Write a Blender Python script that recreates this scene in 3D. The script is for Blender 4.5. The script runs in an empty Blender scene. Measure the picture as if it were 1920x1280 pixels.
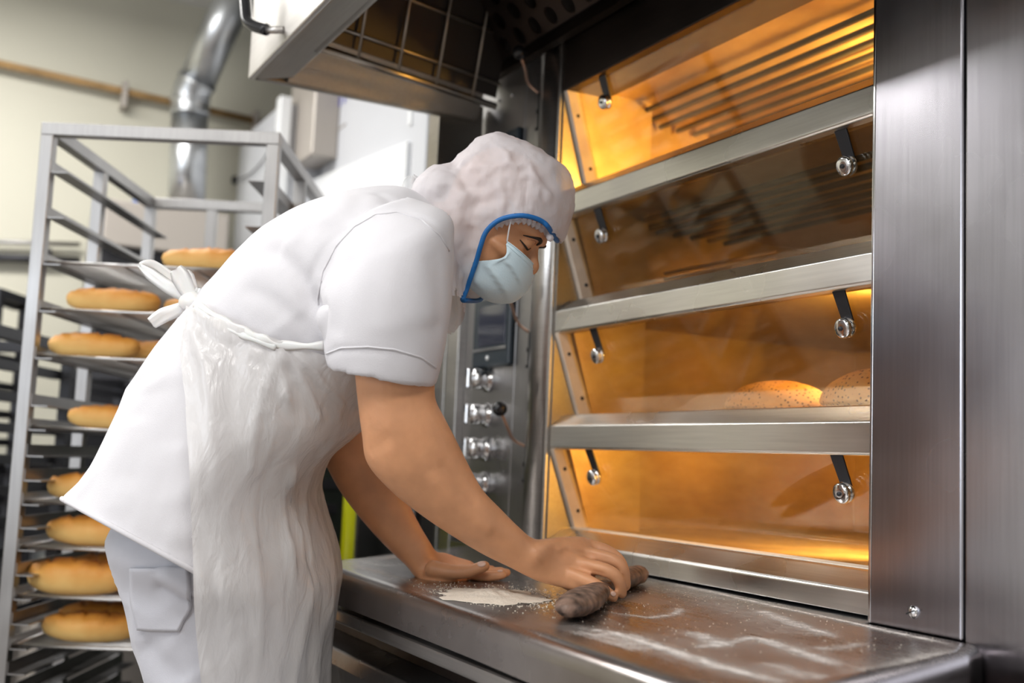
import bpy, bmesh, math, random
import numpy as np
from mathutils import Vector, Matrix, noise
from mathutils.bvhtree import BVHTree
random.seed(7)
SC = bpy.context.scene
COL = SC.collection
CZ = 1.02                      # camera height above the floor
# ------------------------------------------------------------------ camera
FPX = 2120.0
yaw, pitch, roll = (math.radians(a) for a in (-61.98, 6.04, 2.484))
cy, sy, cp, sp = math.cos(yaw), math.sin(yaw), math.cos(pitch), math.sin(pitch)
Fv = Vector((sy*cp, cy*cp, sp)); r0 = Vector((cy, -sy, 0)); u0 = r0.cross(Fv)
Rv = math.cos(roll)*r0 + math.sin(roll)*u0
Uv = -math.sin(roll)*r0 + math.cos(roll)*u0
CAM = Vector((0, 0, CZ))
cam = bpy.data.cameras.new('camera'); camo = bpy.data.objects.new('camera', cam); COL.objects.link(camo)
camo.matrix_world = Matrix(((Rv.x, Uv.x, -Fv.x, 0), (Rv.y, Uv.y, -Fv.y, 0), (Rv.z, Uv.z, -Fv.z, CZ), (0, 0, 0, 1)))
cam.sensor_width = 36; cam.lens = 36*FPX/1920; cam.clip_start = .02
cam.dof.use_dof = True; cam.dof.focus_distance = 1.72; cam.dof.aperture_fstop = 2.7
SC.camera = camo
# ------------------------------------------------------------------ world, lights, exposure
SC.view_settings.view_transform = 'Standard'; SC.view_settings.look = 'None'
SC.view_settings.gamma = 1; SC.view_settings.exposure = 0.43
SC.cycles.max_bounces = 7; SC.cycles.transparent_max_bounces = 10; SC.cycles.diffuse_bounces = 3; SC.cycles.glossy_bounces = 3
w = bpy.data.worlds.new('world'); SC.world = w; w.use_nodes = True
w.node_tree.nodes['Background'].inputs[0].default_value = (.90, .95, 1.0, 1)
w.node_tree.nodes['Background'].inputs[1].default_value = .9
def area(name, loc, size, power, target=None, color=(1, 1, 1), sy_=None, spread=180):
    l = bpy.data.lights.new(name, 'AREA'); l.energy = power; l.color = color
    l.shape = 'RECTANGLE'; l.size = size; l.size_y = sy_ or size; l.spread = math.radians(spread)
    o = bpy.data.objects.new(name, l); COL.objects.link(o); o.location = loc
    if target is not None:
        o.rotation_euler = (Vector(target)-Vector(loc)).to_track_quat('-Z', 'Y').to_euler()
    return o
CEIL = 3.1
area('ceiling_tube_light', (-1.3, -1.3, CEIL-.12), .5, 30, (-1.3, -1.3, 0), (1, .98, .95), 2.2)
area('ceiling_tube_light', (-3.9, -.6, CEIL-.12), .5, 78, (-3.9, -.6, 0), (1, .98, .95), 2.2)
area('ceiling_tube_light', (.6, -.6, CEIL-.12), .5, 50, (.6, -.6, 0), (1, .98, .95), 2.2)
area('window_daylight', (-.8, -3.3, 1.75), 3.4, 34, (-1.6, 1, 1.1), (.86, .92, 1), 1.3)

# ------------------------------------------------------------------ pixel helpers (photo frame 1920x1280)
def ray(px, py): return Fv + Rv*((px-960)/FPX) - Uv*((py-640)/FPX)
def W(px, py, d): return CAM + ray(px, py)*d
def onp(px, py, ax, v):        # ax 0,1: world x / y = v ; ax 2: height above floor = v
    d = ray(px, py); t = (v-(CZ if ax == 2 else 0))/d[ax]
    return CAM + d*t
# ------------------------------------------------------------------ object helpers
def tag(o, label=None, cat=None, group=None, kind=None):
    if label: o['label'] = label
    if cat: o['category'] = cat
    if group: o['group'] = group
    if kind: o['kind'] = kind
    return o
def empty(name, loc, label=None, cat=None, group=None, rz=0):
    o = bpy.data.objects.new(name, None); COL.objects.link(o); o.location = loc
    o.rotation_euler = (0, 0, rz); o.empty_display_size = .05
    bpy.context.view_layer.update()
    return tag(o, label, cat, group)
def finish(name, me, mat, parent=None, smooth=True, bevel=0):
    o = bpy.data.objects.new(name, me); COL.objects.link(o)
    if mat is not None:
        me.materials.clear(); me.materials.append(mat)
    if smooth:
        me.polygons.foreach_set('use_smooth', [True]*len(me.polygons))
    if bevel:
        m = o.modifiers.new('bevel', 'BEVEL'); m.width = bevel; m.segments = 3; m.limit_method = 'ANGLE'; m.angle_limit = .6
        m.harden_normals = False
    if parent is not None:
        o.parent = parent
        o.matrix_parent_inverse = wm(parent).inverted()
    return o
def wm(o):
    m = Matrix.LocRotScale(o.location, o.rotation_euler, o.scale)
    if o.parent: m = wm(o.parent) @ o.matrix_parent_inverse @ m
    return m
class MB:
    def __init__(s): s.v = []; s.f = []
    def box(s, x0, x1, y0, y1, z0, z1):
        return s.hexa([(x0, y0, z0), (x1, y0, z0), (x1, y1, z0), (x0, y1, z0), (x0, y0, z1), (x1, y0, z1), (x1, y1, z1), (x0, y1, z1)])
    def hexa(s, p):
        n = len(s.v); s.v += [tuple(q) for q in p]
        s.f += [tuple(n+i for i in q) for q in ((0, 3, 2, 1), (4, 5, 6, 7), (0, 1, 5, 4), (1, 2, 6, 5), (2, 3, 7, 6), (3, 0, 4, 7))]
        return s
    def obox(s, a, b, w, h, up=(0, 0, 1)):         # bar from a to b, w sideways, h along up
        a, b = Vector(a), Vector(b); t = (b-a).normalized(); up = Vector(up)
        sd = t.cross(up).normalized()*w/2; uu = sd.normalized().cross(t).normalized()*h/2
        return s.hexa([a-sd-uu, a+sd-uu, b+sd-uu, b-sd-uu, a-sd+uu, a+sd+uu, b+sd+uu, b-sd+uu])
    def loft(s, rings, closed=True, caps=True):
        n0 = len(s.v); m = len(rings[0])
        for r in rings: s.v += [tuple(q) for q in r]
        for i in range(len(rings)-1):
            for j in range(m if closed else m-1):
                k = (j+1) % m
                s.f.append((n0+i*m+j, n0+i*m+k, n0+(i+1)*m+k, n0+(i+1)*m+j))
        if caps and closed:
            for base, rg, fl in ((n0, rings[0], True), (n0+(len(rings)-1)*m, rings[-1], False)):
                c = sum((Vector(q) for q in rg), Vector())/m; ci = len(s.v); s.v.append(tuple(c))
                for j in range(m):
                    k = (j+1) % m
                    s.f.append((base+k, base+j, ci) if fl else (base+j, base+k, ci))
        return s
    def tube(s, pts, rad, n=12, sub=0, round_ends=False):
        pts = [Vector(p) for p in pts]
        if not hasattr(rad, '__len__'): rad = [rad]*len(pts)
        if sub: pts, rad = smooth_path(pts, rad, sub)
        rings = []; t0 = (pts[1]-pts[0]).normalized()
        a = t0.orthogonal().normalized()
        if round_ends:
            e0 = -(pts[1]-pts[0]).normalized(); e1 = (pts[-1]-pts[-2]).normalized()
            A = [(pts[0]+e0*rad[0]*q, rad[0]*math.sqrt(max(1-q*q, .0))) for q in (.97, .8, .5)]
            B = [(pts[-1]+e1*rad[-1]*q, rad[-1]*math.sqrt(max(1-q*q, .0))) for q in (.5, .8, .97)]
            pts = [q[0] for q in A]+list(pts)+[q[0] for q in B]; rad = [q[1] for q in A]+list(rad)+[q[1] for q in B]
        for i, p in enumerate(pts):
            t = (pts[min(i+1, len(pts)-1)]-pts[max(i-1, 0)]).normalized()
            a = (a-t*a.dot(t)).normalized(); b = t.cross(a)
            rings.append([p+(a*math.cos(2*math.pi*k/n)+b*math.sin(2*math.pi*k/n))*rad[i] for k in range(n)])
        return s.loft(rings)
    def lathe(s, c, axis, prof, n=24):              # prof: (radius, along)
        c = Vector(c); ax = Vector(axis).normalized(); a = ax.orthogonal().normalized(); b = ax.cross(a)
        return s.loft([[c+ax*h+(a*math.cos(2*math.pi*k/n)+b*math.sin(2*math.pi*k/n))*max(r, 1e-4) for k in range(n)] for r, h in prof])
    def sphere(s, c, rx, M=None, n=14, m=20):       # rx: 3 radii, M: 3 axes
        c = Vector(c); M = M or (Vector((1, 0, 0)), Vector((0, 1, 0)), Vector((0, 0, 1)))
        rings = []
        for i in range(1, n):
            th = math.pi*i/n
            rings.append([c+M[0]*rx[0]*math.sin(th)*math.cos(2*math.pi*k/m)+M[1]*rx[1]*math.sin(th)*math.sin(2*math.pi*k/m)+M[2]*rx[2]*math.cos(th) for k in range(m)])
        return s.loft(rings)
    def prism(s, poly, z0, z1):
        n = len(s.v); m = len(poly)
        s.v += [(x, y, z0) for x, y in poly]+[(x, y, z1) for x, y in poly]
        s.f.append(tuple(n+i for i in range(m))[::-1]); s.f.append(tuple(n+m+i for i in range(m)))
        for i in range(m): s.f.append((n+i, n+(i+1) % m, n+m+(i+1) % m, n+m+i))
        return s
    def mesh(s, name='mesh', fix=True):
        me = bpy.data.meshes.new(name); me.from_pydata([tuple(v) for v in s.v], [], s.f)
        if fix:
            bm = bmesh.new(); bm.from_mesh(me); bmesh.ops.recalc_face_normals(bm, faces=bm.faces); bm.to_mesh(me); bm.free()
        me.update(); return me
    def build(s, name, mat, parent=None, smooth=False, bevel=0):
        return finish(name, s.mesh(name), mat, parent, smooth, bevel)
def smooth_path(pts, rad, sub):
    P, Rr = [], []
    n = len(pts)
    for i in range(n-1):
        p0, p1, p2, p3 = pts[max(i-1, 0)], pts[i], pts[i+1], pts[min(i+2, n-1)]
        for k in range(sub):
            t = k/sub
            P.append(.5*((2*p1)+(p2-p0)*t+(2*p0-5*p1+4*p2-p3)*t*t+(3*p1-p0-3*p2+p3)*t**3))
            Rr.append(rad[i]*(1-t)+rad[i+1]*t)
    P.append(pts[-1]); Rr.append(rad[-1]); return P, Rr
def remeshed(me, voxel, smooth_it=4, fac=.5):
    o = bpy.data.objects.new('tmp', me); COL.objects.link(o)
    m = o.modifiers.new('r', 'REMESH'); m.mode = 'VOXEL'; m.voxel_size = voxel; m.adaptivity = 0
    if smooth_it:
        s = o.modifiers.new('s', 'SMOOTH'); s.iterations = smooth_it; s.factor = fac
    dg = bpy.context.evaluated_depsgraph_get(); dg.update()
    out = bpy.data.meshes.new_from_object(o.evaluated_get(dg)); bpy.data.objects.remove(o); return out
def get_v(me):
    a = np.empty(len(me.vertices)*3); me.vertices.foreach_get('co', a); return a.reshape(-1, 3)
def get_n(me):
    a = np.empty(len(me.vertices)*3); me.vertices.foreach_get('normal', a); return a.reshape(-1, 3)
def set_v(me, a): me.vertices.foreach_set('co', a.ravel()); me.update()
def crease(V, N, pts, depth, width, D):            # adds to D: a smooth valley (depth<0) or ridge (depth>0) along a polyline
    pts = [np.array(p) for p in pts]
    best = np.full(len(V), 1e9); tt = np.zeros(len(V)); L = len(pts)-1
    for i in range(L):
        a, b = pts[i], pts[i+1]; ab = b-a
        t = np.clip(((V-a)@ab)/(ab@ab), 0, 1); d = np.linalg.norm(V-(a+t[:, None]*ab), axis=1)
        m = d < best; best[m] = d[m]; tt[m] = (i+t[m])/L
    D += depth*np.exp(-(best/width)**2)*np.clip(np.minimum(tt, 1-tt)*6, .15, 1)
def me_tree(me): return BVHTree.FromPolygons([v.co for v in me.vertices], [p.vertices for p in me.polygons])
def on_surf(tr, pts):
    out = []
    for p in pts:
        q = W(*p); h = tr.ray_cast(CAM, (q-CAM).normalized()); out.append(h[0] if h[0] is not None else q)
    Q, _ = smooth_path([Vector(q) for q in out], [0]*len(out), 3)
    return Q
def nz(V, sc, oct_=3, seed=0):
    return np.array([noise.fractal(Vector((v[0]*sc[0]+seed, v[1]*sc[1], v[2]*sc[2])), 1.0, 2.0, oct_) for v in V])
# ring given by two silhouette points in the photo, a depth and a half thickness along the view
def sring(a, b, d, hd, n=40, pw=2.0, db=None, grow=0):
    A, B = W(*a, d), W(*b, db if db else d); c = (A+B)/2; e1 = (B-A)/2
    if grow: e1 = e1*(1+grow/e1.length)
    e2 = -Fv*(hd+grow); out = []
    for k in range(n):
        t = 2*math.pi*k/n; ct, st = math.cos(t), math.sin(t)
        out.append(c+e1*math.copysign(abs(ct)**(2/pw), ct)+e2*math.copysign(abs(st)**(2/pw), st))
    return out
def resample(rings, sub):
    out = []; n = len(rings)
    for i in range(n-1):
        R4 = [rings[max(i-1, 0)], rings[i], rings[i+1], rings[min(i+2, n-1)]]
        for k in range(sub):
            t = k/sub
            out.append([.5*((2*p1)+(p2-p0)*t+(2*p0-5*p1+4*p2-p3)*t*t+(3*p1-p0-3*p2+p3)*t**3) for p0, p1, p2, p3 in zip(*R4)])
    out.append(rings[-1]); return out
# ------------------------------------------------------------------ materials
def new_mat(name):
    m = bpy.data.materials.new(name); m.use_nodes = True; nt = m.node_tree
    return m, nt, nt.nodes['Principled BSDF']
def nd(nt, t, **kw):
    n = nt.nodes.new(t)
    for k, v in kw.items():
        if k.startswith('i_'):
            key = k[2:]; n.inputs[int(key) if key.isdigit() else key.replace('_', ' ')].default_value = v
        else: setattr(n, k, v)
    return n
def ramp(nt, src, stops):
    r = nt.nodes.new('ShaderNodeValToRGB'); e = r.color_ramp.elements
    while len(e) < len(stops): e.new(.5)
    for q, (p, c) in zip(e, stops): q.position = p; q.color = (*c, 1) if len(c) == 3 else c
    nt.links.new(src, r.inputs[0]); return r
def coords(nt, scale=(1, 1, 1), rot=(0, 0, 0), kind='Object'):
    tc = nt.nodes.new('ShaderNodeTexCoord'); mp = nt.nodes.new('ShaderNodeMapping')
    mp.inputs['Scale'].default_value = scale; mp.inputs['Rotation'].default_value = rot
    nt.links.new(tc.outputs[kind], mp.inputs[0]); return mp.outputs[0]
def plain(name, col, rough=.5, metal=0, bump=0, bscale=40, var=0, vscale=6, **kw):
    m, nt, p = new_mat(name)
    p.inputs['Base Color'].default_value = (*col, 1); p.inputs['Roughness'].default_value = rough; p.inputs['Metallic'].default_value = metal
    for k, v in kw.items(): p.inputs[k.replace('_', ' ')].default_value = v
    if bump:
        n = nd(nt, 'ShaderNodeTexNoise', i_Scale=bscale, i_Detail=4); nt.links.new(coords(nt), n.inputs[0])
        b = nd(nt, 'ShaderNodeBump', i_Strength=bump, i_Distance=.002); nt.links.new(n.outputs[0], b.inputs['Height']); nt.links.new(b.outputs[0], p.inputs['Normal'])
    if var:
        n = nd(nt, 'ShaderNodeTexNoise', i_Scale=vscale, i_Detail=3); nt.links.new(coords(nt), n.inputs[0])
        r = ramp(nt, n.outputs[0], [(.3, tuple(c*(1-var) for c in col)), (.7, tuple(min(1, c*(1+var)) for c in col))]); nt.links.new(r.outputs[0], p.inputs['Base Color'])
    return m
def steel(name, col=(.60, .58, .56), rough=.3, grain=(2, 2, 120), smudge=.12, aniso=0, bump=.02):
    m, nt, p = new_mat(name); p.inputs['Metallic'].default_value = 1
    g = nd(nt, 'ShaderNodeTexNoise', i_Scale=3, i_Detail=2); nt.links.new(coords(nt, grain), g.inputs[0])
    s = nd(nt, 'ShaderNodeTexNoise', i_Scale=4, i_Detail=3, i_Roughness=.5); nt.links.new(coords(nt), s.inputs[0])
    mx = nd(nt, 'ShaderNodeMath', operation='ADD'); nt.links.new(g.outputs[0], mx.inputs[0]); nt.links.new(s.outputs[0], mx.inputs[1])
    r = ramp(nt, s.outputs[0], [(.3, (rough-smudge/2,)*3), (.7, (rough+smudge,)*3)]); nt.links.new(r.outputs[0], p.inputs['Roughness'])
    c = ramp(nt, mx.outputs[0], [(.35, tuple(q*.85 for q in col)), (.65, col)]); c.color_ramp.elements[1].position = .65
    mx2 = nd(nt, 'ShaderNodeMath', operation='MULTIPLY', i_1=.5); nt.links.new(mx.outputs[0], mx2.inputs[0]); nt.links.new(mx2.outputs[0], c.inputs[0])
    nt.links.new(c.outputs[0], p.inputs['Base Color'])
    b = nd(nt, 'ShaderNodeBump', i_Strength=bump, i_Distance=.001); nt.links.new(g.outputs[0], b.inputs['Height']); nt.links.new(b.outputs[0], p.inputs['Normal'])
    return m
M = {}
M['steel'] = steel('brushed_steel', grain=(3, 3, 90))
M['steelh'] = steel('brushed_steel_along', col=(.80, .78, .74), rough=.27, grain=(2, 60, 60))
M['column'] = steel('satin_column_steel', col=(.46, .45, .49), rough=.22, grain=(70, 70, 2), smudge=.08)
M['panel'] = steel('worn_panel_steel', col=(.42, .41, .41), rough=.3, grain=(60, 60, 2))
M['hood'] = steel('hood_steel', col=(.36, .33, .29), rough=.34, grain=(3, 60, 60))
M['hoodshade'] = plain('hood_shade_brown', (.022, .016, .013), .6)  # near-black brown; filter shade put into the colour against the oven glow
M['hooddark'] = steel('shaded_hood_steel', col=(.09, .07, .06), rough=.45, grain=(3, 60, 60))  # darker hood steel; shade inside the hood and recesses put into its colour
M['polish'] = plain('chrome', (.75, .75, .76), .12, 1)
M['rack'] = steel('rack_steel', col=(.40, .39, .385), rough=.36, grain=(50, 50, 3))
M['wire'] = plain('wire_chrome', (.6, .59, .58), .3, 1)
M['strip'] = plain('pale_door_strip', (.68, .57, .46), .6, 0, bump=.2, bscale=60, var=.12, vscale=20)
M['black'] = plain('black_plastic', (.012, .012, .014), .25)
M['darkgap'] = plain('dark_gap', (.01, .01, .01), .8)
M['darkmetal'] = plain('dark_metal', (.045, .045, .05), .45, .6)
M['cream'] = plain('cream_wall_paint', (.60, .58, .48), .6, bump=.05, bscale=6, var=.03, vscale=1.2)
M['white_wall'] = plain('white_wall_paint', (.75, .75, .73), .6, var=.03, vscale=1)
M['white_enamel'] = plain('white_enamel', (.58, .59, .62), .35, var=.03, vscale=2)
M['bright_enamel'] = plain('bright_white_panel', (.80, .81, .82), .3)
M['beige'] = plain('beige_enamel', (.42, .38, .34), .4, .2)
M['galv'] = steel('galvanised_duct', col=(.62, .64, .66), rough=.32, grain=(5, 5, 30), smudge=.1)
M['rust'] = plain('rusty_pipe', (.33, .20, .08), .7, var=.3, vscale=9)
M['yellow'] = plain('yellow_pole_paint', (.78, .80, .0), .4)
M['green'] = plain('dark_green_machine', (.018, .028, .018), .5, var=.4, vscale=5)
M['blue'] = plain('blue_plastic', (.02, .12, .45), .35)
M['bluetext'] = plain('blue_lettering', (.12, .12, .55), .5)
M['screen'] = plain('dark_screen', (.012, .016, .035), .12, Coat_Weight=.5)
M['bezel'] = plain('screen_bezel', (.02, .03, .04), .3)
M['white_dot'] = plain('white_button', (.8, .8, .8), .4)
M['copper'] = plain('copper_wire', (.55, .36, .27), .3, .7)
M['skin'] = plain('skin', (.64, .31, .155), .45, bump=.22, bscale=110, var=.14, vscale=16, Subsurface_Weight=.12, Subsurface_Radius=(.02, .008, .004))
M['nail'] = plain('fingernail', (.72, .48, .38), .3)
M['brow'] = plain('dark_brow_hair', (.02, .012, .009), .7)
M['lip'] = plain('eyelid_skin', (.42, .2, .11), .5)
M['coat'] = plain('white_cotton', (.69, .675, .70), .8, bump=.25, bscale=700, Sheen_Weight=.15)
M['trouser'] = plain('white_trouser_cotton', (.62, .62, .67), .8, bump=.2, bscale=600, Sheen_Weight=.1)
M['mask'] = plain('pale_blue_mask', (.68, .85, .93), .75, bump=.2, bscale=300)
M['bluetrim'] = plain('blue_elastic_trim', (.005, .13, .40), .55)
M['elastic'] = plain('white_elastic', (.85, .85, .85), .6)
M['shoe'] = plain('white_clog', (.7, .7, .7), .4)
def translucent(name, col, alpha, rough, bump, bscale, trans=.3, spec=.5):
    m, nt, p = new_mat(name)
    p.inputs['Base Color'].default_value = (*col, 1); p.inputs['Roughness'].default_value = rough; p.inputs['Specular IOR Level'].default_value = spec
    n = nd(nt, 'ShaderNodeTexNoise', i_Scale=bscale, i_Detail=5, i_Distortion=.6); nt.links.new(coords(nt, (1, 1, .45)), n.inputs[0])
    b = nd(nt, 'ShaderNodeBump', i_Strength=bump, i_Distance=.006); nt.links.new(n.outputs[0], b.inputs['Height']); nt.links.new(b.outputs[0], p.inputs['Normal'])
    tr = nd(nt, 'ShaderNodeBsdfTransparent'); tl = nd(nt, 'ShaderNodeBsdfTranslucent'); tl.inputs[0].default_value = (*col, 1)
    m1 = nd(nt, 'ShaderNodeMixShader', i_0=trans); nt.links.new(p.outputs[0], m1.inputs[1]); nt.links.new(tl.outputs[0], m1.inputs[2])
    m2 = nd(nt, 'ShaderNodeMixShader', i_0=1-alpha); nt.links.new(m1.outputs[0], m2.inputs[1]); nt.links.new(tr.outputs[0], m2.inputs[2])
    nt.links.new(m2.outputs[0], nt.nodes['Material Output'].inputs[0]); return m
M['apron'] = translucent('thin_white_plastic', (.88, .86, .85), .80, .17, 1.0, 30, .28)
M['hairnet'] = translucent('gauzy_nonwoven', (.85, .83, .86), .80, .6, .6, 26, .3, .2)
M['clear'] = translucent('clear_plastic', (.9, .9, .9), .35, .1, .4, 60, .1)
def glass_mat():
    m, nt, p = new_mat('tinted_oven_glass'); nt.nodes.remove(p)
    tr = nd(nt, 'ShaderNodeBsdfTransparent'); gl = nd(nt, 'ShaderNodeBsdfGlossy', i_Roughness=.03); df = nd(nt, 'ShaderNodeBsdfDiffuse')
    n = nd(nt, 'ShaderNodeTexNoise', i_Scale=4, i_Detail=5, i_Roughness=.65); nt.links.new(coords(nt, (1, 1, 2.5)), n.inputs[0])
    r = ramp(nt, n.outputs[0], [(.35, (.97, .88, .70)), (.8, (.84, .68, .46))]); nt.links.new(r.outputs[0], tr.inputs[0])
    df.inputs[0].default_value = (.45, .34, .22, 1)
    r2 = ramp(nt, n.outputs[0], [(.35, (.015,)*3), (.8, (.07,)*3)])
    m1 = nd(nt, 'ShaderNodeMixShader'); nt.links.new(r2.outputs[0], m1.inputs[0]); nt.links.new(tr.outputs[0], m1.inputs[1]); nt.links.new(df.outputs[0], m1.inputs[2])
    fr = nd(nt, 'ShaderNodeLayerWeight', i_Blend=.5); pw_ = nd(nt, 'ShaderNodeMath', operation='POWER', i_1=4.0); nt.links.new(fr.outputs['Facing'], pw_.inputs[0])
    a = nd(nt, 'ShaderNodeMath', operation='MULTIPLY_ADD', i_1=.8, i_2=.035); nt.links.new(pw_.outputs[0], a.inputs[0])
    gl.inputs[0].default_value = (1, .93, .82, 1)
    m2 = nd(nt, 'ShaderNodeMixShader'); nt.links.new(a.outputs[0], m2.inputs[0]); nt.links.new(m1.outputs[0], m2.inputs[1]); nt.links.new(gl.outputs[0], m2.inputs[2])
    nt.links.new(m2.outputs[0], nt.nodes['Material Output'].inputs[0]); return m
M['glass'] = glass_mat()
M['chamber'] = plain('baked_chamber_steel', (.48, .36, .22), .38, .6, bump=.15, bscale=9, var=.16, vscale=5)
M['deckstone'] = plain('deck_stone', (.50, .40, .27), .6, 0, bump=.3, bscale=14, var=.25, vscale=8)
def table_mat():
    m, nt, p = new_mat('floured_steel_top'); p.inputs['Metallic'].default_value = 1
    co = coords(nt); s = nd(nt, 'ShaderNodeTexNoise', i_Scale=4, i_Detail=6, i_Roughness=.6); nt.links.new(co, s.inputs[0])
    r = ramp(nt, s.outputs[0], [(.3, (.20,)*3), (.7, (.30,)*3)])
    base = ramp(nt, s.outputs[0], [(.3, (.30, .27, .255)), (.7, (.44, .41, .40))])
    # flour dust: streaks running along the shelf plus fine speckle
    g = nt.nodes.new('ShaderNodeNewGeometry'); sx = nt.nodes.new('ShaderNodeSeparateXYZ'); nt.links.new(g.outputs['Position'], sx.inputs[0])
    st = nd(nt, 'ShaderNodeTexNoise', i_Scale=3.6, i_Detail=5, i_Distortion=1.3, i_Roughness=.55); nt.links.new(coords(nt, (1.1, 4.4, 1), (0, 0, math.radians(14))), st.inputs[0])
    stm = ramp(nt, st.outputs[0], [(.35, (.02,)*3), (.52, (.12,)*3), (.60, (.05,)*3), (.72, (.02,)*3)])
    sp_ = nd(nt, 'ShaderNodeTexNoise', i_Scale=260, i_Detail=2); nt.links.new(co, sp_.inputs[0])
    spm = ramp(nt, sp_.outputs[0], [(.38, (.25,)*3), (.62, (1,)*3)])
    mu = nd(nt, 'ShaderNodeMath', operation='MULTIPLY'); nt.links.new(stm.outputs[0], mu.inputs[0]); nt.links.new(spm.outputs[0], mu.inputs[1])
    # more flour towards the right end and the back
    mr = nd(nt, 'ShaderNodeMapRange', i_1=-1.75, i_2=-1.35, i_3=.12, i_4=1.0); nt.links.new(sx.outputs[0], mr.inputs[0])
    mu2 = nd(nt, 'ShaderNodeMath', operation='MULTIPLY'); nt.links.new(mu.outputs[0], mu2.inputs[0]); nt.links.new(mr.outputs[0], mu2.inputs[1])
    my = nd(nt, 'ShaderNodeMapRange', i_1=.70, i_2=.80, i_3=.1, i_4=1.0); nt.links.new(sx.outputs[1], my.inputs[0])
    mu3 = nd(nt, 'ShaderNodeMath', operation='MULTIPLY'); nt.links.new(mu2.outputs[0], mu3.inputs[0]); nt.links.new(my.outputs[0], mu3.inputs[1])
    # sprinkle of single specks
    sk = nd(nt, 'ShaderNodeTexVoronoi', i_Scale=95); nt.links.new(co, sk.inputs[0])
    skm = ramp(nt, sk.outputs[0], [(.06, (.6,)*3), (.13, (0,)*3)])
    ad = nd(nt, 'ShaderNodeMath', operation='MAXIMUM'); nt.links.new(mu3.outputs[0], ad.inputs[0])
    sm = nd(nt, 'ShaderNodeMath', operation='MULTIPLY'); nt.links.new(skm.outputs[0], sm.inputs[0])
    sn = ramp(nt, s.outputs[0], [(.45, (0,)*3), (.6, (.8,)*3)]); nt.links.new(sn.outputs[0], sm.inputs[1]); nt.links.new(sm.outputs[0], ad.inputs[1])
    up = nd(nt, 'ShaderNodeSeparateXYZ'); nt.links.new(g.outputs['Normal'], up.inputs[0])
    upm = nd(nt, 'ShaderNodeMapRange', i_1=.5, i_2=.95, i_3=.0, i_4=1.0); nt.links.new(up.outputs[2], upm.inputs[0])
    fl = nd(nt, 'ShaderNodeMath', operation='MULTIPLY', use_clamp=True); nt.links.new(ad.outputs[0], fl.inputs[0]); nt.links.new(upm.outputs[0], fl.inputs[1])
    mc = nd(nt, 'ShaderNodeMix', data_type='RGBA'); nt.links.new(fl.outputs[0], mc.inputs[0]); nt.links.new(base.outputs[0], mc.inputs[6]); mc.inputs[7].default_value = (.85, .78, .72, 1)
    nt.links.new(mc.outputs[2], p.inputs['Base Color'])
    inv = nd(nt, 'ShaderNodeMath', operation='SUBTRACT', i_0=1.0); nt.links.new(fl.outputs[0], inv.inputs[1]); nt.links.new(inv.outputs[0], p.inputs['Metallic'])
    rr = nd(nt, 'ShaderNodeMath', operation='ADD', use_clamp=True); nt.links.new(r.outputs[0], rr.inputs[0]); nt.links.new(fl.outputs[0], rr.inputs[1]); nt.links.new(rr.outputs[0], p.inputs['Roughness'])
    return m
M['table'] = table_mat()
def bread_mat(name, pale, brown, dark, spots=0):
    m, nt, p = new_mat(name); p.inputs['Roughness'].default_value = .6
    g = nt.nodes.new('ShaderNodeTexCoord'); sx = nt.nodes.new('ShaderNodeSeparateXYZ'); nt.links.new(g.outputs['Generated'], sx.inputs[0])
    n = nd(nt, 'ShaderNodeTexNoise', i_Scale=14, i_Detail=4); nt.links.new(g.outputs['Object'], n.inputs[0])
    m1 = nd(nt, 'ShaderNodeMath', operation='MULTIPLY', i_1=.7); nt.links.new(n.outputs[0], m1.inputs[0])
    a = nd(nt, 'ShaderNodeMath', operation='ADD'); nt.links.new(sx.outputs[2], a.inputs[0]); nt.links.new(m1.outputs[0], a.inputs[1])
    r = ramp(nt, a.outputs[0], [(.44, pale), (.78, brown), (.97, dark)]); last = r.outputs[0]
    hs = nd(nt, 'ShaderNodeMath', operation='MULTIPLY', i_1=.72); nt.links.new(a.outputs[0], hs.inputs[0]); nt.links.new(hs.outputs[0], r.inputs[0])
    if spots:
        v = nd(nt, 'ShaderNodeTexVoronoi', i_Scale=spots); nt.links.new(g.outputs['Object'], v.inputs[0])
        rv = ramp(nt, v.outputs[0], [(.22, (.12, .05, .02)), (.34, (1, 1, 1))])
        mc = nd(nt, 'ShaderNodeMix', data_type='RGBA', blend_type='MULTIPLY'); mc.inputs[0].default_value = .9
        nt.links.new(last, mc.inputs[6]); nt.links.new(rv.outputs[0], mc.inputs[7]); last = mc.outputs[2]
    nt.links.new(last, p.inputs['Base Color'])
    b = nd(nt, 'ShaderNodeBump', i_Strength=.4, i_Distance=.003); n2 = nd(nt, 'ShaderNodeTexNoise', i_Scale=60, i_Detail=5); nt.links.new(g.outputs['Object'], n2.inputs[0])
    nt.links.new(n2.outputs[0], b.inputs['Height']); nt.links.new(b.outputs[0], p.inputs['Normal']); return m
M['bread'] = bread_mat('golden_crust', (.78, .50, .17), (.62, .26, .035), (.27, .075, .008))
M['seeded'] = bread_mat('seeded_crust', (.70, .48, .25), (.62, .36, .13), (.42, .2, .06), spots=130)
M['flour'] = plain('flour', (.86, .78, .66), .95, bump=.8, bscale=200, var=.08, vscale=40)
M['brush'] = plain('worn_dark_wood', (.15, .095, .07), .5, bump=.6, bscale=50, var=.95, vscale=60)
M['tile'] = plain('quarry_tile', (.22, .19, .17), .4, bump=.1, bscale=12, var=.1)
def duo(m): return m
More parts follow.
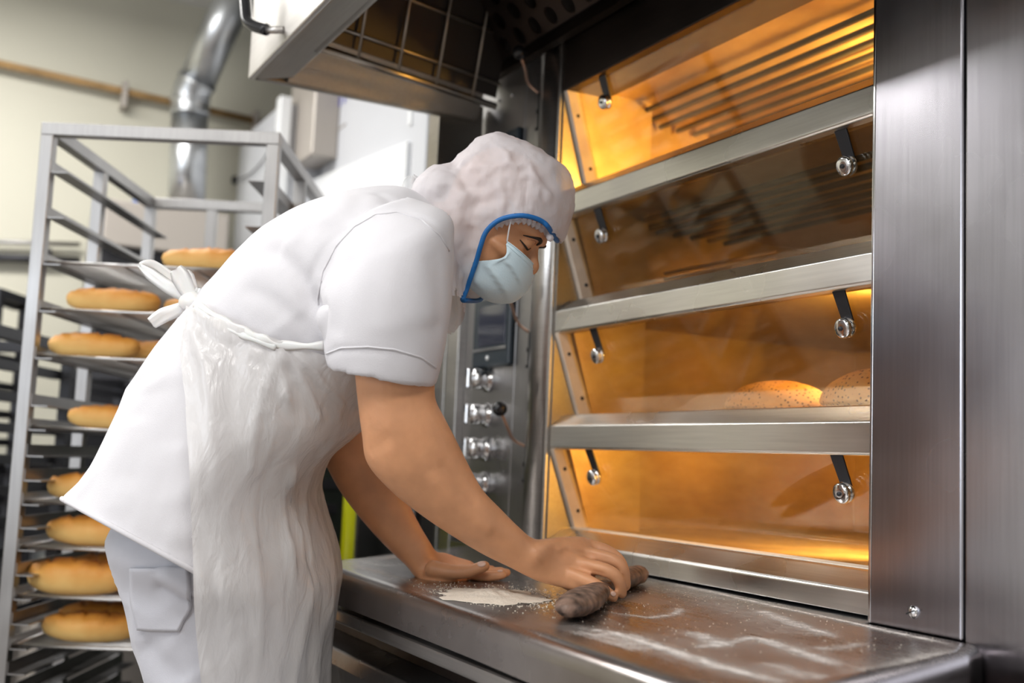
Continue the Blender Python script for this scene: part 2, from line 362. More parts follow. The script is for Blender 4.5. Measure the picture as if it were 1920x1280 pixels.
# ------------------------------------------------------------------ setting
def struct(name, mb, mat, bevel=0): return tag(mb.build(name, mat, None, False, bevel), kind='structure')
struct('floor', MB().box(-5.4, 3.1, -3.6, 3.1, -.05, 0), M['tile'])
struct('ceiling', MB().box(-5.4, 3.1, -3.6, 3.1, CEIL, CEIL+.05), M['white_wall'])
struct('wall_left', MB().box(-5.4, -5.3, -3.6, 3.1, 0, CEIL), M['cream'])
struct('wall_back', MB().box(-5.3, 3.1, 3.0, 3.1, 0, CEIL), M['white_wall'])
struct('wall_right', MB().box(3.0, 3.1, -3.6, 3.0, 0, CEIL), M['white_wall'])
fr = MB().box(-5.3, 3.0, -3.6, -3.5, 0, 1.05).box(-5.3, 3.0, -3.6, -3.5, 2.45, CEIL)
for x0, x1 in ((-5.3, -2.6), (-.9, -.7), (1.0, 3.0)): fr.box(x0, x1, -3.6, -3.5, 1.05, 2.45)
struct('wall_front', fr, M['white_wall'])
for i, (x0, x1) in enumerate(((-2.6, -.9), (-.7, 1.0))):
    wf = MB().box(x0, x1, -3.58, -3.5, 1.05, 1.11).box(x0, x1, -3.58, -3.5, 2.39, 2.45).box(x0, x0+.06, -3.58, -3.5, 1.11, 2.39).box(x1-.06, x1, -3.58, -3.5, 1.11, 2.39).box((x0+x1)/2-.03, (x0+x1)/2+.03, -3.58, -3.5, 1.11, 2.39)
    struct('window_%d' % (i+1), wf, M['white_enamel'])
for (x, y) in ((-1.3, -1.3), (-3.9, -.6), (.6, -.6)):
    t = empty('ceiling_lamp_housing', (x, y, CEIL), 'white ceiling housing of a tube light above the bakery aisle', 'lamp', 'ceiling tube lights')
    MB().box(x-.28, x+.28, y-1.12, y+1.12, CEIL-.10, CEIL-.002).build('housing', M['white_enamel'], t, bevel=.01)
# ------------------------------------------------------------------ deck oven
Z = lambda z: z+CZ
XL, XR = -2.15, -1.12
oven = empty('deck_oven', (-1.7, 1.7, 0), 'large stainless steel deck oven with four amber-lit glass windows', 'oven')
YF = 1.25
tiers = [(.837, .594), (.544, .336), (.286, .083), (.031, -.165)]   # (top of opening, top of bar face below)
bars = [(.544, .594), (.286, .336), (.031, .083)]
def bar_profile(zb, zt, y0=YF):
    return [(y0+.004, zb), (y0, zb+.004), (y0, zt-.003), (y0+.003, zt), (y0+.03, zt+.023), (y0+.036, zt+.025), (y0+.105, zt+.025), (y0+.105, zt+.018), (y0+.036, zb)]
for zb, zt in bars:
    pr = bar_profile(Z(zb), Z(zt)); mb = MB()
    xs = [XL-.004, XL-.001, XR+.1]; rings = []
    for i, x in enumerate(xs):
        k = .94 if i == 0 else 1; cyy = YF+.05; cz = Z((zb+zt)/2)
        rings.append([(x, cyy+(y-cyy)*k, cz+(z-cz)*k) for y, z in pr])
    mb.loft(rings).build('door_bar', M['steelh'], oven, bevel=.0015)
# door glass, side strips, clips
for k, (zt, zf) in enumerate(tiers):
    zb = zf+.023 if k < 3 else -.139
    y0, y1 = 1.272, 1.343
    g = MB().hexa([(XL+.012, y1, Z(zb)), (XR+.1, y1, Z(zb)), (XR+.1, y1+.006, Z(zb)), (XL+.012, y1+.006, Z(zb)), (XL+.012, y0, Z(zt)), (XR+.1, y0, Z(zt)), (XR+.1, y0+.006, Z(zt)), (XL+.012, y0+.006, Z(zt))])
    go = g.build('glass_door', M['glass'], oven); go['label'] = 'amber tinted glass door'
    s = MB().hexa([(XL-.001, y1-.030, Z(zb)), (XL+.013, y1-.030, Z(zb)), (XL+.013, y1+.006, Z(zb)), (XL-.001, y1+.006, Z(zb)), (XL-.001, y0-.022, Z(zt)), (XL+.013, y0-.022, Z(zt)), (XL+.013, y0+.010, Z(zt)), (XL-.001, y0+.010, Z(zt))])
    so = s.build('side_strip', M['strip'], oven, bevel=.002)
    for q in (.25, .78):
        yy = y0+(y1-y0)*q-.008; zz = Z(zt+(zb-zt)*q)
        MB().lathe((XL+.012, yy, zz), (1, 0, 0), [(0, .0025), (.004, .002), (.005, 0)], 12).build('rivet', M['darkmetal'], so, True)
    hgt = zt-zb
    for cx in (-2.015, -1.300):
        # flat arm hanging from above, tilted with the glass, knurled roller at its end
        drop = .055
        yt, yb = y0-.006, y0+(y1-y0)*drop/hgt-.006
        arm = MB().hexa([(cx-.011, yb-.001, Z(zt-drop)), (cx+.011, yb-.001, Z(zt-drop)), (cx+.011, yb+.003, Z(zt-drop)), (cx-.011, yb+.003, Z(zt-drop)), (cx-.016, yt-.001, Z(zt)), (cx+.010, yt-.001, Z(zt)), (cx+.010, yt+.003, Z(zt)), (cx-.016, yt+.003, Z(zt))])
        ao = arm.build('glass_clip', M['darkmetal'], oven, bevel=.001)
        c = (cx, yb-.002, Z(zt-drop))
        ko = MB().lathe(c, (0, -1, -.25), [(0, 0), (.0155, 0), (.0165, .002), (.0165, .006), (.0145, .007), (.0145, .009), (.0165, .010), (.0160, .015), (.013, .017), (.006, .0172), (0, .0172)], 28).build('clip_knob', M['polish'], ao, True)
        MB().lathe(Vector(c)+Vector((0, -1, -.25)).normalized()*.017, (0, -1, -.25), [(0, .003), (.003, .003), (.004, 0)], 12).build('knob_screw', M['darkmetal'], ao, True)
# chambers behind the glass
def chamber(zlo, zhi, k):
    mb = MB()
    x0, x1, xd = XL+.013, XR+.45, XL-.10
    zt_, zb_ = tiers[k][0], zlo
    mb.hexa([(x0-.012, 1.350, Z(zlo)), (x0, 1.350, Z(zlo)), (x0, 1.475, Z(zlo)), (x0-.012, 1.475, Z(zlo)), (x0-.012, 1.279, Z(zhi)), (x0, 1.279, Z(zhi)), (x0, 1.475, Z(zhi)), (x0-.012, 1.475, Z(zhi))])
    mb.box(xd, x0, 1.475, 1.483, Z(zlo), Z(zhi))
    mb.box(xd-.008, xd, 1.483, 2.25, Z(zlo), Z(zhi))
    mb.box(xd, x1, 2.25, 2.258, Z(zlo), Z(zhi))
    mb.box(x1, x1+.008, 1.349, 2.25, Z(zlo), Z(zhi))
    mb.box(x0, x1, 1.30 if k == 0 else 1.349, 1.475, Z(zhi), Z(zhi)+.006)
    mb.box(xd, x1, 1.475, 2.25, Z(zhi), Z(zhi)+.006)
    mb.build('baking_chamber', M['chamber'], oven)
    MB().box(XL+.013, x1, 1.350, 1.475, Z(zlo)-.006, Z(zlo)).box(xd, x1, 1.475, 2.25, Z(zlo)-.006, Z(zlo)).build('baking_deck', M['deckstone'], oven)
for k, (zt, zf) in enumerate(tiers):
    zb = zf+.020 if k < 3 else -.145
    chamber(zb, zt+.045 if k else zt+.012, k)
# ribbed heating tubes under the roof of the top chamber, and in the others
for k, (zt, zf) in enumerate(tiers[:2]):
    for i in range(7):
        y = 1.47+i*.052
        MB().tube([(XL-.08, y, Z(zt-.006+(.0 if k == 0 else .03))), (-1.0, y, Z(zt-.006+(.0 if k == 0 else .03)))], .0065, 10).build('heating_tube', M['darkmetal'], oven, True)
for zz in (.47, .455):
    MB().tube([(XL-.08, 1.60, Z(zz)), (XL+.32, 1.60, Z(zz-.004))], .004, 8).build('probe_tube', M['copper'], oven, True)
for (cx, cy_, cz) in ((-1.95, 1.50, .655),):
    MB().box(cx-.08, cx+.06, cy_-.03, cy_+.09, Z(.618), Z(.672)).build('steam_box', M['deckstone'], oven, bevel=.004)
# jambs, lintel, left frame
MB().box(XL-.006, XL, YF, 1.36, Z(-.165), Z(.84)).build('jamb', M['hood'], oven, bevel=.001)
lt = MB().hexa([(XL-.006, YF, Z(.837)), (XR+.1, YF, Z(.837)), (XR+.1, 1.36, Z(.837)), (XL-.006, 1.36, Z(.837)), (XL-.006, YF, Z(1.30)), (XR+.1, YF, Z(1.30)), (XR+.1, 1.36, Z(1.30)), (XL-.006, 1.36, Z(1.30))])
lt.build('lintel', M['hooddark'], oven, bevel=.003)
MB().box(XL-.006, XR+.1, YF-.018, YF, Z(.985), Z(1.01)).build('lintel_rail', M['hood'], oven, bevel=.003)
# vertical frame left of the windows: rounded trim, groove
MB().box(-2.166, -2.156, YF-.008, 1.40, Z(-.2), Z(1.30)).build('edge_trim', M['steel'], oven, bevel=.003)
MB().box(-2.178, -2.166, YF+.02, 1.40, Z(-.2), Z(1.30)).build('groove', M['darkgap'], oven)
mb = MB(); prof = [(-2.178, 1.40), (-2.178, YF+.012), (-2.186, YF-.002), (-2.200, YF-.010), (-2.222, YF-.013), (-2.24, YF-.012), (-2.252, YF-.004), (-2.252, 1.40)]
mb.loft([[(x, y, z) for x, y in prof] for z in (Z(-.2), Z(1.30))]).build('rounded_trim', M['steel'], oven, True)
# control panel
def slab(name, x0, x1, y, z0, z1, mat, d=.15, bevel=.002, parent=oven): return MB().box(x0, x1, y, y+d, z0, z1).build(name, mat, parent, bevel=bevel)
slab('lever_panel', -2.330, -2.252, YF, Z(-.2), Z(1.30), M['panel'])
cpan = slab('control_panel', -2.545, -2.332, YF, Z(-.2), Z(1.30), M['panel'])
slab('recessed_panel', -2.622, -2.547, YF+.01, Z(-.2), Z(1.30), M['panel'])
slab('corner_post', -2.682, -2.624, YF-.01, .1, Z(1.30), M['steel'])
slab('side_gap', -2.735, -2.684, YF+.05, .1, Z(1.30), M['darkgap'])
for x in (-2.752, -2.775): slab('side_rail', x-.008, x+.008, YF+.02, .1, Z(1.1), M['steel'])
slab('side_cover', -2.90, -2.786, YF+.03, .1, Z(.9), M['panel'], .7)
MB().box(-2.736, -.55, 2.27, 2.35, .1, Z(1.30)).build('back_panel', M['panel'], oven)
MB().box(-2.736, -2.33, 1.42, 2.27, .1, Z(1.30)).build('service_housing', M['panel'], oven)
def touchscreen(z0, z1, ym=YF):
    t = MB().box(-2.530, -2.335, ym-.016, ym, z0, z1).build('touchscreen', M['bezel'], oven, bevel=.006)
    MB().box(-2.495, -2.352, ym-.0185, ym-.016, z0+.052, z1-.02).build('display', M['screen'], t, bevel=.002)
    MB().box(-2.515, -2.345, ym-.021, ym-.016, z0+.040, z0+.046).build('display_ledge', M['polish'], t)
    MB().lathe((-2.44, ym-.016, z0+.022), (0, -1, 0), [(.006, 0), (.006, .003), (0, .004)], 16).build('round_button', M['white_dot'], t, True)
touchscreen(Z(.224), Z(.395)); touchscreen(Z(.60), Z(.80))
MB().lathe((-2.40, YF, Z(.895)), (0, -1, 0), [(.005, 0), (.005, .004), (0, .005)], 14).build('rivet', M['polish'], oven, True)
MB().lathe((-2.47, YF, Z(.90)), (0, -1, 0), [(.005, 0), (.005, .004), (0, .005)], 14).build('rivet', M['polish'], oven, True)
for zz in (.195, .109, .027, -.057):
    c = Vector((-2.462, YF, Z(zz)))
    kb = MB().lathe(c, (0, -1, 0), [(.030, 0), (.030, .006), (.024, .010), (.022, .018), (.025, .022), (.026, .040), (.022, .046), (0, .048)], 32).build('control_knob', M['polish'], oven, True)
    MB().box(c.x-.006, c.x+.006, YF-.060, YF-.040, c.z-.025, c.z+.025).build('grip', M['polish'], kb, bevel=.004)
    MB().box(c.x-.0015, c.x+.0015, YF-.0615, YF-.0595, c.z+.004, c.z+.022).build('pointer_mark', M['black'], kb)
# steam levers: slot, bent wire, black ball
def lever(slot_top, slot_bot, wire, ballc):
    zt, zb = slot_top, slot_bot; x = wire[-1][0]
    sl = MB().box(x-.004, x+.003, YF-.0015, YF, zb, zt).box(x-.013, x-.004, YF-.0015, YF, zb, zb+.008).box(x-.011, x-.004, YF-.0015, YF, (zt+zb)/2-.004, (zt+zb)/2+.006)
    so = sl.build('lever_slot', M['darkgap'], oven)
    MB().tube(wire, [.0035]*len(wire), 10, sub=6).build('steam_lever', M['copper'], oven, True)
    if ballc is not None: MB().sphere(ballc, (.017,)*3).build('lever_ball', M['black'], oven, True)
for (pts, s0, s1) in (([(937, 766), (950, 798), (963, 824), (984, 836)], .033, -.047), ([(953, 550), (961, 578), (972, 606), (991, 622)], .297, .214), ([(974, 98), (984, 128), (990, 155), (1009, 174)], .865, .775)):
    ys = (YF-.085, YF-.06, YF-.03, YF-.004); wire = [onp(px, py, 1, y) for (px, py), y in zip(pts, ys)]
    lever(Z(s0), Z(s1), wire, wire[0])
# right-hand column cladding
YC = 1.212
def cpoly(x0, x1, z0, z1, name):
    return MB().box(x0, x1, YC, 1.40, z0, z1).build(name, M['column'], oven, bevel=.004)
c0 = cpoly(-1.180, -1.0215, Z(-.204), CEIL-.02, 'column_panel'); cpoly(-1.0185, -.35, .05, CEIL-.02, 'column_panel')
MB().box(-1.187, -1.180, YC+.004, 1.40, Z(-.204), CEIL-.02).build('column_edge', M['polish'], oven, bevel=.002)
p = onp(1713, 1147, 1, YC)
sc_ = MB().lathe(p, (0, -1, 0), [(.009, 0), (.008, .003), (.004, .0055), (0, .006)], 20).build('slotted_screw', M['polish'], oven, True)
MB().obox(p+Vector((-.007, -.006, -.003)), p+Vector((.007, -.006, .003)), .0016, .002, (0, -1, 0)).build('slot', M['darkgap'], sc_)
MB().box(-1.187, -.35, 1.36, 2.27, .1, CEIL-.02).build('side_housing', M['panel'], oven)
# sill under the lowest window
pr = [(YF, Z(-.2)), (YF, Z(-.168)), (YF+.004, Z(-.164)), (YF+.042, Z(-.141)), (YF+.05, Z(-.139)), (1.36, Z(-.139)), (1.36, Z(-.2))]
MB().loft([[(x, y, z) for y, z in pr] for x in (XL-.008, XR-.06)]).build('sill', M['steelh'], oven, bevel=.002)
fl = MB()
fl.box(XL+.01, XR-.07, YF+.052, YF+.092, Z(-.139), Z(-.1375))
so = fl.build('flour_dust', M['flour'], oven, bevel=.0005); so['label'] = 'pale flour lying along the sill'
# base cabinet below the work shelf
base = [(.74, .1), (.74, Z(-.44)), (.735, Z(-.385)), (.745, Z(-.36)), (.80, Z(-.35)), (1.24, Z(-.35)), (1.24, .1)]
MB().loft([[(x, y, z) for y, z in base] for x in (-2.40, -.86)]).build('base_cabinet', M['panel'], oven, bevel=.004)
MB().box(-2.40, -.86, .80, 1.24, Z(-.349), Z(-.262)).build('recess', M['hooddark'], oven)
MB().box(-2.42, -.845, .715, .80, Z(-.302), Z(-.278)).build('pull_rail', M['steel'], oven, bevel=.006)
MB().box(-2.735, -.86, .85, 2.27, 0, .1).build('plinth', M['darkmetal'], oven)
MB().box(-2.62, -1.19, 1.24, 1.36, .1, Z(-.205)).build('lower_front', M['panel'], oven)
# warm oven lamps (behind the right-hand column, one in each chamber)
for (z, pw, pl_, y) in ((.735, 9.0, 2.2, 1.62), (.50, .20, .20, 1.62), (.29, 1.9, .12, 1.50), (.03, 3.4, .25, 1.58)):
    area('oven_lamp', (-1.44, y, Z(z)), .05, pw, (-2.0, y+.2, Z(z+(.02 if z > .7 else -.16))), (1, .66, .20), .06)
    area('oven_lamp', (XL+.45, 2.1, Z(z+.0)), .05, pl_, (XL-.0, 1.6, Z(z-.05)), (1, .56, .14), .05)

# ------------------------------------------------------------------ work shelf
shelf = empty('work_shelf', (-1.6, .95, Z(-.2)), 'worn stainless work shelf dusted with flour in front of the oven', 'shelf')
poly = [(-2.47, 1.238), (-2.44, 1.17), (-2.17, .815), (-2.13, .76), (-2.07, .715), (-1.98, .695), (-1.38, .69), (-.93, .675), (-.86, .685), (-.825, .72), (-.835, .80), (-.955, 1.145), (-.985, 1.205), (-1.01, 1.209), (-1.19, 1.209), (-1.19, 1.238)]
top = MB().prism(poly, Z(-.262), Z(-.2042)).mesh(); 
bm = bmesh.new(); bm.from_mesh(top)
ed = [e for e in bm.edges if all(abs(v.co.z-Z(-.2042)) < 1e-4 for v in e.verts) and min(v.co.y for v in e.verts) < 1.15]
bmesh.ops.bevel(bm, geom=ed, offset=.026, segments=6, profile=.62, affect='EDGES'); bm.to_mesh(top); bm.free()
finish('shelf_top', top, M['table'], shelf, False)
for f_ in bpy.data.objects['shelf_top'].data.polygons: f_.use_smooth = f_.normal.z < .995 and f_.normal.z > .01 or f_.area < .01
# flour pile
me = MB(); R_, n_ = 26, 44; rings = []
pc = onp(925, 1118, 2, Z(-.2042))
ux, uy = Vector((.47, .88, 0)), Vector((.88, -.47, 0))
for i in range(R_):
    q = (i+.02)/R_; rg = []
    for k in range(n_):
        t = 2*math.pi*k/n_; rr = q*(1+.28*noise.noise(Vector((math.cos(t)*2, math.sin(t)*2, 3)))+.16*noise.noise(Vector((math.cos(t)*7, math.sin(t)*7, 3)))+.14*noise.noise(Vector((math.cos(t)*19, math.sin(t)*19, 3))))
        pnt = pc+ux*rr*.085*math.cos(t)+uy*rr*.098*math.sin(t)
        h = .012*max(0, 1-q)**1.5*(1+.5*noise.noise(pnt*60))+.0012*noise.noise(pnt*400)*(1-q)+.0006
        rg.append((pnt.x, pnt.y, Z(-.2042)+max(h, .0003)))
    rings.append(rg)
me.loft(rings[::-1], caps=True); fo = me.build('flour_pile', M['flour'], None, True)
tag(fo, 'small cream heap of flour on the work shelf between the two hands', 'flour', kind='stuff')
# scattered clumps around the pile
sg = MB()
for i in range(1500):
    a = random.gauss(0, 1); b = random.gauss(0, 1); q = pc+ux*a*.075+uy*b*.07; s = random.uniform(.0004, .0013)
    if q.y < .73: continue
    sg.sphere((q.x, q.y, Z(-.2042)+s*.6), (s, s, s*.7), n=4, m=5)
for i in range(350):
    q = Vector((random.uniform(-1.75, -1.0), random.uniform(.78, 1.2), 0)); s = random.uniform(.0004, .001)
    sg.sphere((q.x, q.y, Z(-.2042)+s*.6), (s, s, s*.7), n=4, m=5)
tag(sg.build('flour_crumbs', M['flour'], None, True), 'loose specks of flour scattered over the steel work shelf', 'flour', kind='stuff')

# swept streaks of flour lying on the shelf
strokes = [([(1085, 1175), (1176, 1193), (1268, 1223), (1359, 1254), (1511, 1290)], .010, .75), ([(1085, 1180), (1150, 1205), (1230, 1222)], .030, .35), ([(1280, 1181), (1335, 1199), (1365, 1217)], .012, .6),
           ([(1408, 1193), (1462, 1211), (1584, 1251)], .011, .75), ([(1414, 1141), (1481, 1166), (1566, 1199)], .010, .65), ([(1134, 1147), (1225, 1160), (1268, 1154), (1277, 1138)], .005, .55), ([(1300, 1215), (1365, 1211), (1420, 1190)], .006, .4),
           ([(1511, 1214), (1560, 1216), (1620, 1205)], .008, .4), ([(1213, 1084), (1450, 1136), (1627, 1174), (1720, 1193), (1796, 1211)], .0055, .95), ([(1600, 1272), (1700, 1245), (1795, 1215)], .018, .45), ([(1300, 1120), (1420, 1160), (1500, 1200)], .03, .16),
           ([(980, 1108), (1040, 1118), (1085, 1120)], .010, .35), ([(700, 1050), (790, 1035), (860, 1030)], .02, .22), ([(640, 1055), (720, 1075), (800, 1100), (1000, 1180)], .008, .2), ([(1430, 1240), (1500, 1262), (1580, 1275)], .016, .35), ([(1240, 1100), (1330, 1120), (1420, 1128)], .02, .12)]
gx0, gx1, gy0, gy1, gnx, gny = -2.30, -.87, .735, 1.2375, 420, 150
gx, gy = np.meshgrid(np.linspace(gx0, gx1, gnx), np.linspace(gy0, gy1, gny), indexing='ij')
G = np.stack([gx.ravel(), gy.ravel(), np.full(gx.size, Z(-.2042))], 1); Al = np.zeros(len(G)); warp = np.array([[noise.noise(Vector((a*9, b*9, 1))), noise.noise(Vector((a*9, b*9, 7))), 0] for a, b, _ in G])*.014
for pts, wd, st_ in strokes:
    D_ = np.zeros(len(G)); crease(G+warp, None, [onp(x, y, 2, Z(-.2042)) for x, y in pts], st_, wd, D_)
    D2 = np.zeros(len(G)); crease(G+warp, None, [onp(x, y, 2, Z(-.2042)) for x, y in pts], st_*.28, wd*3, D2); Al += D_+D2
fine = np.array([.5+.5*noise.noise(Vector((a*60, b*95, 3)))+.35*noise.noise(Vector((a*230, b*260, 5))) for a, b, _ in G])
Al = np.clip(Al*np.clip(fine*1.5, .25, 1.35), 0, .9)
def in_poly(x, y): return inside_(x, y, poly)
def inside_(x, y, P):
    c = False
    for i in range(len(P)):
        x0, y0 = P[i]; x1, y1 = P[i-1]
        if (y0 > y) != (y1 > y) and x < (x1-x0)*(y-y0)/(y1-y0)+x0: c = not c
    return c
fm = bpy.data.meshes.new('flour_streaks'); V3 = G.copy(); V3[:, 2] += .0004+.0006*Al
keep = [all(Al[k] > .012 or True for k in (0,)) for _ in (0,)]
ok_ = np.array([inside_(x*1.0, y, [(px_*1.0+(-.03 if px_ > -.9 else 0), py_) for px_, py_ in poly]) and inside_(x+.012, y, poly) and inside_(x-.012, y, poly) for x, y, _ in G])
F_ = []
for i in range(gnx-1):
    for j in range(gny-1):
        q = (i*gny+j, (i+1)*gny+j, (i+1)*gny+j+1, i*gny+j+1)
        if all(ok_[k] for k in q) and max(Al[k] for k in q) > .02: F_.append(q)
fm.from_pydata([tuple(v) for v in V3], [], F_)
at = fm.attributes.new('dust', 'FLOAT', 'POINT'); at.data.foreach_set('value', Al)
bmf = bmesh.new(); bmf.from_mesh(fm); bmesh.ops.delete(bmf, geom=[v for v in bmf.verts if not v.link_faces], context='VERTS'); bmf.to_mesh(fm); bmf.free()
mm, nt, p = new_mat('flour_film'); p.inputs['Base Color'].default_value = (.86, .80, .75, 1); p.inputs['Roughness'].default_value = .95
av = nd(nt, 'ShaderNodeAttribute', attribute_name='dust'); gr = nd(nt, 'ShaderNodeTexNoise', i_Scale=420, i_Detail=2); nt.links.new(coords(nt), gr.inputs[0])
mr_ = nd(nt, 'ShaderNodeMapRange', i_1=.3, i_2=.7, i_3=.45, i_4=1.5); nt.links.new(gr.outputs[0], mr_.inputs[0])
ml = nd(nt, 'ShaderNodeMath', operation='MULTIPLY', use_clamp=True); nt.links.new(av.outputs['Fac'], ml.inputs[0]); nt.links.new(mr_.outputs[0], ml.inputs[1]); nt.links.new(ml.outputs[0], p.inputs['Alpha'])
tag(finish('flour_streaks', fm, mm, None, False), 'pale streaks of flour swept across the right half of the work shelf', 'flour', kind='stuff')

# ------------------------------------------------------------------ hood
hood = empty('exhaust_hood', (-1.6, .9, Z(.85)), 'dark stainless exhaust hood jutting out above the oven front', 'hood')
hx0, hx1, hy0, hy1, hz = -2.535, -.35, .63, 1.205, Z(.85)
fp = MB().box(hx0, hx1, hy0, hy0+.012, hz, hz+.42); fp.build('front_panel', M['steel'], hood, bevel=.003)
MB().hexa([(hx0, hy0+.012, hz), (hx1, hy0+.012, hz), (hx1, hy0+.085, hz), (hx0+.07, hy0+.085, hz), (hx0, hy0+.012, hz+.012), (hx1, hy0+.012, hz+.012), (hx1, hy0+.085, hz+.012), (hx0+.07, hy0+.085, hz+.012)]).build('front_flange', M['hood'], hood, bevel=.002)
MB().box(hx0, hx0+.022, hy0+.012, hy1, hz, hz+.42).build('side_panel', M['hood'], hood, bevel=.003)
MB().hexa([(hx0+.022, hy0+.085, hz+.002), (hx0+.03, hy0+.085, hz+.002), (hx0+.03, hy1, hz+.002), (hx0+.022, hy1, hz+.002), (hx0+.09, hy0+.085, hz+.12), (hx0+.10, hy0+.085, hz+.12), (hx0+.10, hy1, hz+.12), (hx0+.09, hy1, hz+.12)]).build('inner_slope', M['hood'], hood)
MB().hexa([(hx0+.03, hy0+.085, hz+.012), (hx1, hy0+.085, hz+.012), (hx1, hy0+.092, hz+.012), (hx0+.03, hy0+.092, hz+.012), (hx0+.03, hy0+.085, hz+.3), (hx1, hy0+.085, hz+.3), (hx1, hy0+.092, hz+.3), (hx0+.03, hy0+.092, hz+.3)]).build('inner_front', M['hooddark'], hood)
MB().box(hx0, hx1, hy0, hy1, hz+.42, hz+.43).build('hood_roof', M['hooddark'], hood)
# grease filters: a sloping framed grid
def fpt(u, v):   # u along X, v from front-low to back
    return Vector((hx0+.10+u*1.9, hy0+.12+v*.45, hz+.055+.03*v+u*.25))
A0, A1 = W(603, 90, 2.42), onp(928, 199, 1, 1.20)
fl_ = MB(); lo0 = A0; lo1 = A1
dirx = Vector((1, 0, .0)); upv = Vector((.25, 0, 1)).normalized()
MB().tube([lo0, lo1], .009, 12).build('filter_rail', M['hood'], hood, True)
MB().tube([lo0+Vector((0, -.012, .0)), lo0+Vector((1.6, -.012, 0.0))], .0135, 6).build('front_rail', M['hood'], hood, True)
pl = MB().hexa([lo0+Vector((.0, 0, .02)), lo0+Vector((.004, 0, .02)), lo1+Vector((.004, 0, .02)), lo1+Vector((0, 0, .02)), lo0+Vector((.10, 0, .34)), lo0+Vector((.104, 0, .34)), lo1+Vector((.104, 0, .34)), lo1+Vector((.10, 0, .34))])
pl.build('filter_plate', M['hoodshade'], hood)
for q in (.06, .42, .78):
    a = lo0+Vector((.018+.08*q*1.0, 0, .03+.30*q)); b = lo1+Vector((.018+.08*q, 0, .03+.30*q)); MB().tube([a, b], .004, 8).build('filter_wire', M['hood'], hood, True)
for q in (.18, .40, .62, .84):
    a = lo0.lerp(lo1, q)+Vector((.014, 0, 0)); MB().tube([a, a+Vector((.10, 0, .33))], .0035, 8).build('filter_wire', M['hood'], hood, True)
# perforated baffle above the control panel
pf = MB(); y0_, y1_, z0_, z1_ = 1.20, 1.02, Z(.965), Z(1.16)
nx, ny = 16, 5; xa, xb = -2.50, -1.30
P2 = lambda u, v: Vector((xa+(xb-xa)*u, y0_+(y1_-y0_)*v, z0_+(z1_-z0_)*v))
for i in range(nx):
    for j in range(ny):
        off = .5 if j % 2 else 0
        u0, u1 = (i+off)/(nx+.5), (i+1+off)/(nx+.5); v0, v1 = j/ny, (j+1)/ny
        cu, cv = (u0+u1)/2, (v0+v1)/2; ru, rv = (u1-u0)*.27, (v1-v0)*.40; m = 16
        outer, inner = [], []
        for k in range(m):
            t = 2*math.pi*k/m; c_, s_ = math.cos(t), math.sin(t); q = 1/max(abs(c_), abs(s_))
            outer.append(P2(cu+c_*q*(u1-u0)/2, cv+s_*q*(v1-v0)/2)); inner.append(P2(cu+c_*ru, cv+s_*rv))
        pf.loft([outer, inner], caps=False)
po = pf.build('perforated_baffle', M['hooddark'], hood); md = po.modifiers.new('thick', 'SOLIDIFY'); md.thickness = .003
MB().hexa([(-2.51, 1.225, Z(.975)), (-1.19, 1.225, Z(.975)), (-1.19, 1.235, Z(.975)), (-2.51, 1.235, Z(.975)), (-2.51, 1.03, Z(1.22)), (-1.19, 1.03, Z(1.22)), (-1.19, 1.04, Z(1.22)), (-2.51, 1.04, Z(1.22))]).build('added_dark_backing', M['hoodshade'], hood)  # dark sheet added so the baffle holes look shaded, not lit
MB().box(-2.51, -1.19, 1.215, 1.236, Z(.945), Z(.972)).build('baffle_lip', M['hooddark'], hood)
# corner bracket where the hood meets the post
br = MB().box(-2.60, -2.5362, 1.115, 1.238, Z(.66), Z(.90)); br.build('corner_bracket', M['hood'], hood, bevel=.002)
for (yy, zz) in ((1.14, .715), (1.175, .70)):
    MB().lathe((-2.5362, yy, Z(zz)), (1, 0, 0), [(.009, 0), (.009, .004), (.005, .006), (0, .006)], 16).build('bolt', M['polish'], hood, True)
# grab handle on the front panel
hdl = [onp(458, -60, 1, hy0-.06), onp(461, 20, 1, hy0-.06), onp(468, 44, 1, hy0-.055), onp(500, 56, 1, hy0-.03)]
hh = MB().tube(hdl, .0125, 12, sub=5).build('grab_handle', M['black'], hood, True)
MB().tube([hdl[-1], Vector((hdl[-1].x+.02, hy0, hdl[-1].z+.0))], .008, 12).build('handle_stub', M['steel'], hh, True)

